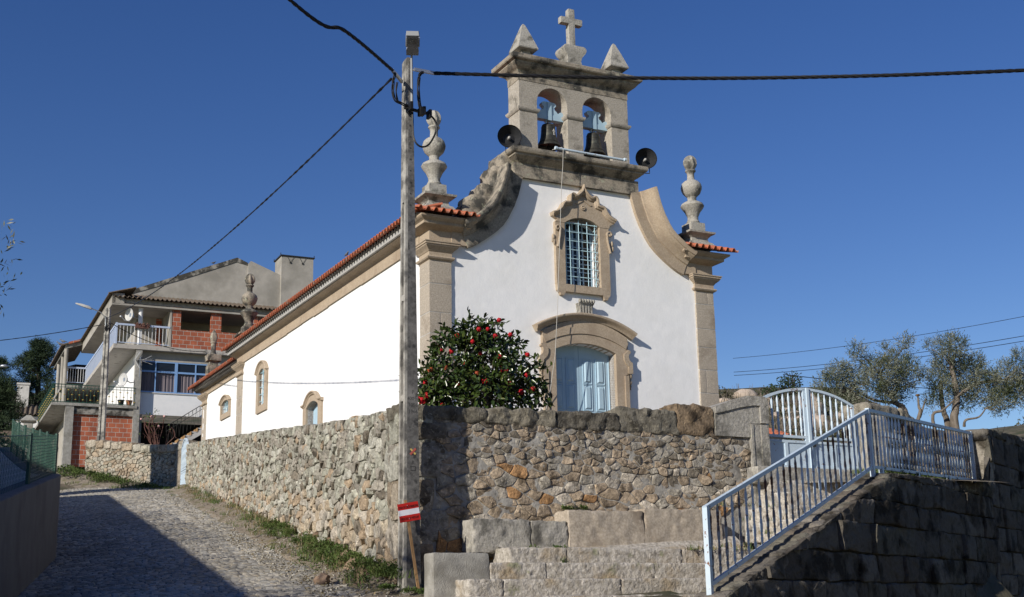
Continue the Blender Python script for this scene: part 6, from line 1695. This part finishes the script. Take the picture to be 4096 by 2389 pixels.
for x, y, z, n in ((2.55,-.03,3.02,6),(2.7,-.04,3.03,4),(2.1,-.45,2.45,3),(1.75,-.5,2.44,2),(-.08,-.62,1.9,6),(-.02,-.8,1.88,5),(-.3,-.35,1.95,8)):
    for k in range(n): weedclump(wd, wpt(x+r_.uniform(-.12,.12), y+r_.uniform(-.04,.04), z), .06, 34, r_, .03)
for k in range(48):
    y, z = r_.choice(((-1.72,2.45),(-1.37,2.66),(-1.02,2.87),(-.67,3.1),(-.82,2.46))); x = r_.uniform(4.6,6.6) if z > 2.5 else r_.uniform(3.8,5.2)
    tuft(gr if r_.random() < .5 else dg, wpt(x, y, z-.02), 8, .09, r_, .06)
for k in range(14): tuft(gr, wpt(r_.uniform(1.95,2.1), -.78, 2.25), 6, .10, r_, .02)
for k in range(240):
    t = r_.uniform(.2, 5.3); c = RO+RD*(5.4+t)+RN*r_.uniform(.0,.5); c.z = 3.66+.03*t; (weedclump(wd, c, .08, 26, r_, .03) if r_.random() < .35 else tuft(gr, c, 12, .10, r_, .08))
for k in range(200):
    t = r_.random(); a = Vector((-16.6,47.0,0)).lerp(Vector((-11.6,43.5,0)), t)+Vector((-.45,-.89,0))*abs(r_.gauss(.25,.45)); f = max(0, (a-Vector((-16.6,47,0)).lerp(Vector((-11.6,43.5,0)),t)).length/2.4)
    a.z = 7.2-1.3*t-(1.0-.5*t)*smooth(0,1,f)*.9
    if r_.random() < .5: weedclump(wd, a, .16, 22, r_, .07)
    else: tuft(gr, a, 12, .15, r_, .14, .012)
lt = MB(); pb_ = MB()
for i in range(2600):                                          # leaf litter and grit on the verge
    s = r_.uniform(-1.5, 24)*(1 if r_.random() < .5 else .4); q = r_.uniform(.05, 1.15); c = lane(s, q); c.z += .05+.2*smooth(.85,-.1,q)*smooth(-.9,1.2,s)
    if r_.random() < .75:
        d = rv(r_); d.z *= .3; d.normalize(); leaf(lt, c, d, (Vector((0,0,1))+rv(r_)*.5).normalized(), r_.uniform(.025,.06), r_.uniform(.012,.03))
    else: pb_.ball(c-Vector((0,0,.01)), r_.uniform(.008,.026), 5, 4, (1,1,.7), .2, 2, i)
tag(lt.build('leaf_litter', MT['drygrass'], smooth=0, recalc=False), kind='stuff'); tag(pb_.build('grit', MT['granite_grey'], smooth=60), kind='stuff')
tag(gr.build('grass', MT['weed'], smooth=0, recalc=False), kind='stuff'); tag(dg.build('dry_grass', MT['drygrass'], smooth=0, recalc=False), kind='stuff'); tag(wd.build('weeds', MT['weed'], smooth=180, recalc=False), kind='stuff')

# stones lying at the foot of the lane wall
for i, (s, q, rr, lab) in enumerate(((2.55,.18,.22,'brown split stone leaning at the foot of the lane wall among weeds'),(1.9,.20,.20,'purplish slab at the foot of the lane wall beside the weeds'),(1.3,.18,.21,'tall reddish brown slab propped on the lane wall near the corner'),(1.35,.75,.14,'pale half buried stone in the weeds before the wall corner'),(.9,.3,.11,'small brown stone in the weeds near the wall corner'))):
    o = MB(); o.ball((0,0,0), rr, 12, 9, (1,.6,1.05 if i < 3 else .6), .35, 1.6, i*3.3); ob = o.build('loose_stone', MT['stone_brown'] if 'stone_brown' in MT else MT.setdefault('stone_brown', mat('brown_slab', (.22,.15,.105), (.30,.215,.15), 9, .85, .5, 25, .02, c3=(.15,.105,.085), s3=3)), None, 50)
    c = lane(s, q); ob.location = (c.x, c.y, c.z+rr*.55); ob.rotation_euler = (.2*i, .15, math.atan2(LD.y, LD.x)+.2*i)
    tag(ob, lab, 'stone', 'loose stones below the lane wall')

# hillside behind the gate: boulders and scrub
BO = [(15.5, 82.7, 15.25, 0.63, 0.65), (16.6, 81.6, 14.69, 0.52, 0.49), (16.0, 67.3, 11.94, 0.49, 0.9), (13.5, 61.3, 10.4, 0.28, 0.35), (15.4, 64.4, 11.02, 0.35, 0.33), (14.2, 58.1, 9.66, 0.4, 0.6), (13.9, 60.9, 10.33, 0.29, 0.39), (13.7, 58.8, 9.88, 0.2, 0.2), (14.1, 67.6, 11.74, 0.25, 0.26), (15.1, 68.7, 12.23, 0.3, 0.22), (15.1, 67.4, 11.86, 0.32, 0.2), (16.5, 63.1, 10.61, 0.22, 0.24), (13.2, 78.4, 14.38, 0.34, 0.3), (17.6, 65.9, 11.32, 0.42, 0.52), (14.4, 71.4, 12.8, 0.22, 0.43), (13.8, 64.2, 11.03, 0.2, 0.18), (15.8, 61.8, 10.43, 0.2, 0.24)]
BL_ = ('big pale boulder perched on the skyline beside the church corner','rounded boulder on the skyline just above the gate pillar','tall pinkish boulder on the hill, largest seen through the gate','small boulder low in the left gate leaf','flat topped boulder right of the gate meeting bar','wide cracked pink boulder in the right gate leaf','boulder above the small one in the left gate leaf','smallest pinkish rock near the gate meeting bar','rock on the slope under the skyline boulder','flat rock high in the left gate leaf','flat slab of rock across the middle of the left gate leaf','small rock near the right end of the gate','low rock at the foot of the church corner pilaster','boulder half hidden by the left olive crown','narrow upright rock high on the slope in the left gate leaf','small rock at the left edge of the gate','rock right of the wide cracked boulder')
for i, (x, y, z, hw, h_) in enumerate(BO):
    q = MB(); hw *= 1.35; q.ball((0,0,0), 1, 16, 11, (hw, hw*.9, h_*.75), .30, 1.3, i*2.7)
    o = q.build('boulder', MT['boulder'], None, 60); o.location = (x, y+hw*.5, max(gz(x, y+hw*.3), z-.30)+h_*.34); o.rotation_euler = (0, 0, i*1.3)
    tag(o, BL_[i], 'boulder', 'boulders on the hillside behind the gate')
r_ = random.Random(77); sc = MB(); st_ = MB()
def scrub_at(c, rad, n, ls):
    for i in range(n):
        d = rv(r_); d.z = abs(d.z)*.9; q = c+d*rad*(r_.random()**.4)*(1+.4*noise.noise(d*2+c)); ld = (d+rv(r_)).normalized(); s_ = ld.cross(rv(r_)).normalized()*ls*.28
        o = len(sc.v); sc.vert(q); sc.vert(q+ld*ls*.5+s_); sc.vert(q+ld*ls); sc.vert(q+ld*ls*.5-s_); sc.face((o,o+1,o+2,o+3))
for i in range(1500):
    y = r_.uniform(50, 84); x = y*r_.uniform(.16, .33); 
    if noise.noise((x*.25, y*.25, 3)) < -.12: continue
    c = Vector((x, y, gz(x, y))); rad = r_.uniform(.15, .42); scrub_at(c, rad, 22, .18)
    if r_.random() < .35:
        for k in range(3): e = c+Vector((r_.uniform(-.3,.3), r_.uniform(-.3,.3), r_.uniform(.5,1.0))); st_.tube([c, c.lerp(e,.5)+rv(r_)*.1, e], [.02,.015,.008], 3)
for i in range(1400):                                          # far slopes left and right
    y = r_.uniform(62, 96); x = -y*r_.uniform(.30, .50)
    scrub_at(Vector((x, y, gz(x, y))), r_.uniform(.4,.9), 14, .45)
tag(sc.build('scrub', MT['scrub'], smooth=0, recalc=False), kind='stuff'); tag(st_.build('dead_twigs', MT['bark'], smooth=0), kind='stuff')
bush('bush', 'dark round bush with a bare branch on the skyline beside the church corner', 'bush', (13.5,81.8,15.1), [(0,0,.35,.5),(.5,0,.25,.4),(-.4,.2,.25,.4)], MT['scrub'], 700, .16, 31)
bush('bush', 'low dark bush between the two skyline boulders', 'bush', (16.8,83.8,15.6), [(0,0,.15,.4),(.6,0,.1,.35),(-.6,0,.05,.3)], MT['scrub'], 700, .16, 32)
bush('bush', 'tall dark bush behind the left gate leaf below the skyline', 'bush', (17.2,79.5,14.3), [(0,0,.8,.9),(.6,.2,1.4,.7),(-.7,.3,.5,.7)], MT['pine'], 600, .18, 33)
bush('bush', 'small lone dark shrub on the far ridge at the right edge', 'bush', (77.5,190,26.6), [(0,0,.8,1.6),(1.5,0,.5,1.2)], MT['scrub'], 60, .7, 34)
db = thing('dead_tree', 'small bare dead tree standing on the skyline behind the gate', 'tree', (19.0,84.6,15.8)); p = MB()
p.tube([(0,0,-.5),(.05,0,.6),(-.1,0,1.1)], [.07,.06,.04], 5); p.build('trunk', MT['bark_dark'], db, 60)
for k in range(9):
    q = MB(); a = r_.uniform(-1.2,1.2); b = Vector((-.05,0,.5+.08*k)); q.tube([b, b+Vector((a*.35,r_.uniform(-.2,.2),.25)), b+Vector((a*.8,r_.uniform(-.3,.3),.35+.3*r_.random()))], [.035,.02,.008], 4); q.build('branch', MT['bark_dark'], db, 60)
dt = thing('dry_sapling', 'thin bare sapling at the right edge above the parapet', 'tree', (12.9,33.5,5.0)); p = MB()
p.tube([(0,0,0),(.03,0,.7),(-.04,0,1.25)], [.014,.010,.005], 5); p.build('trunk', MT['bark'], dt, 60)
for z, a in ((.5,.25),(.75,-.2),(.95,.15)): q = MB(); q.tube([(.02,0,z),(.02+a*.5,0,z+.12),(.02+a,0,z+.3)], [.007,.005,.003], 4); q.build('branch', MT['bark'], dt, 60)
rk = thing('stone_shed', 'small shed roof of orange tiles low behind the left gate leaf', 'shed', (10.0,50,7.2), R(20)); p = MB(); p.box(-1,.9,0,2,-1,1.1); p.build('wall', MT['render_grey'], rk, 0)
p = MB(); tiles(p, -1.2, 1.1, lambda u, t, h: (u, -.2+t, 1.15+.3*t+h), per=.24, rows=[0,.8,1.6,2.4], n=6); p.build('roof', MT['tile'], rk, 60)

# birds
def bird(label, loc, rz, s_=1.0):
    b = thing('pigeon', label, 'bird', loc, rz, 'birds on the roofs')
    q = MB(); q.loft([[(x*s_, w_*math.cos(a)*s_, (z+h_*math.sin(a))*s_) for a in [2*math.pi*k/10 for k in range(10)]] for x, z, w_, h_ in ((-.20,.09,.012,.008),(-.12,.10,.035,.02),(-.04,.115,.062,.055),(.05,.135,.062,.062),(.105,.165,.04,.045),(.125,.205,.03,.032),(.15,.225,.034,.034),(.175,.22,.02,.02),(.205,.212,.005,.005))])
    q.build('body', MT['birdgrey'], b, 180)
    for y in (-.02, .02): q = MB(); q.tube([(.02*s_, y*s_, .07*s_), (.025*s_, y*s_, 0)], .005*s_, 4); q.build('leg', MT['terra'], b)
bird('grey pigeon standing highest on the gallery roof edge', tuple(hpt(-2.2,11.0,15.36)), HA+2.6, 1.1)
bird('pale pigeon below its neighbour on the gallery roof edge', tuple(hpt(-2.28,11.6,15.33)), HA+2.9, 1.1)
bird('dark bird on the sloping grey gable of the brick house', tuple(hpt(3.45,1.95,17.84)), HA+.4, .8)
bird('little bird sitting on the church eave tiles', tuple(cpt(-.50,4.6,11.37)), YAW-1.4, .6)
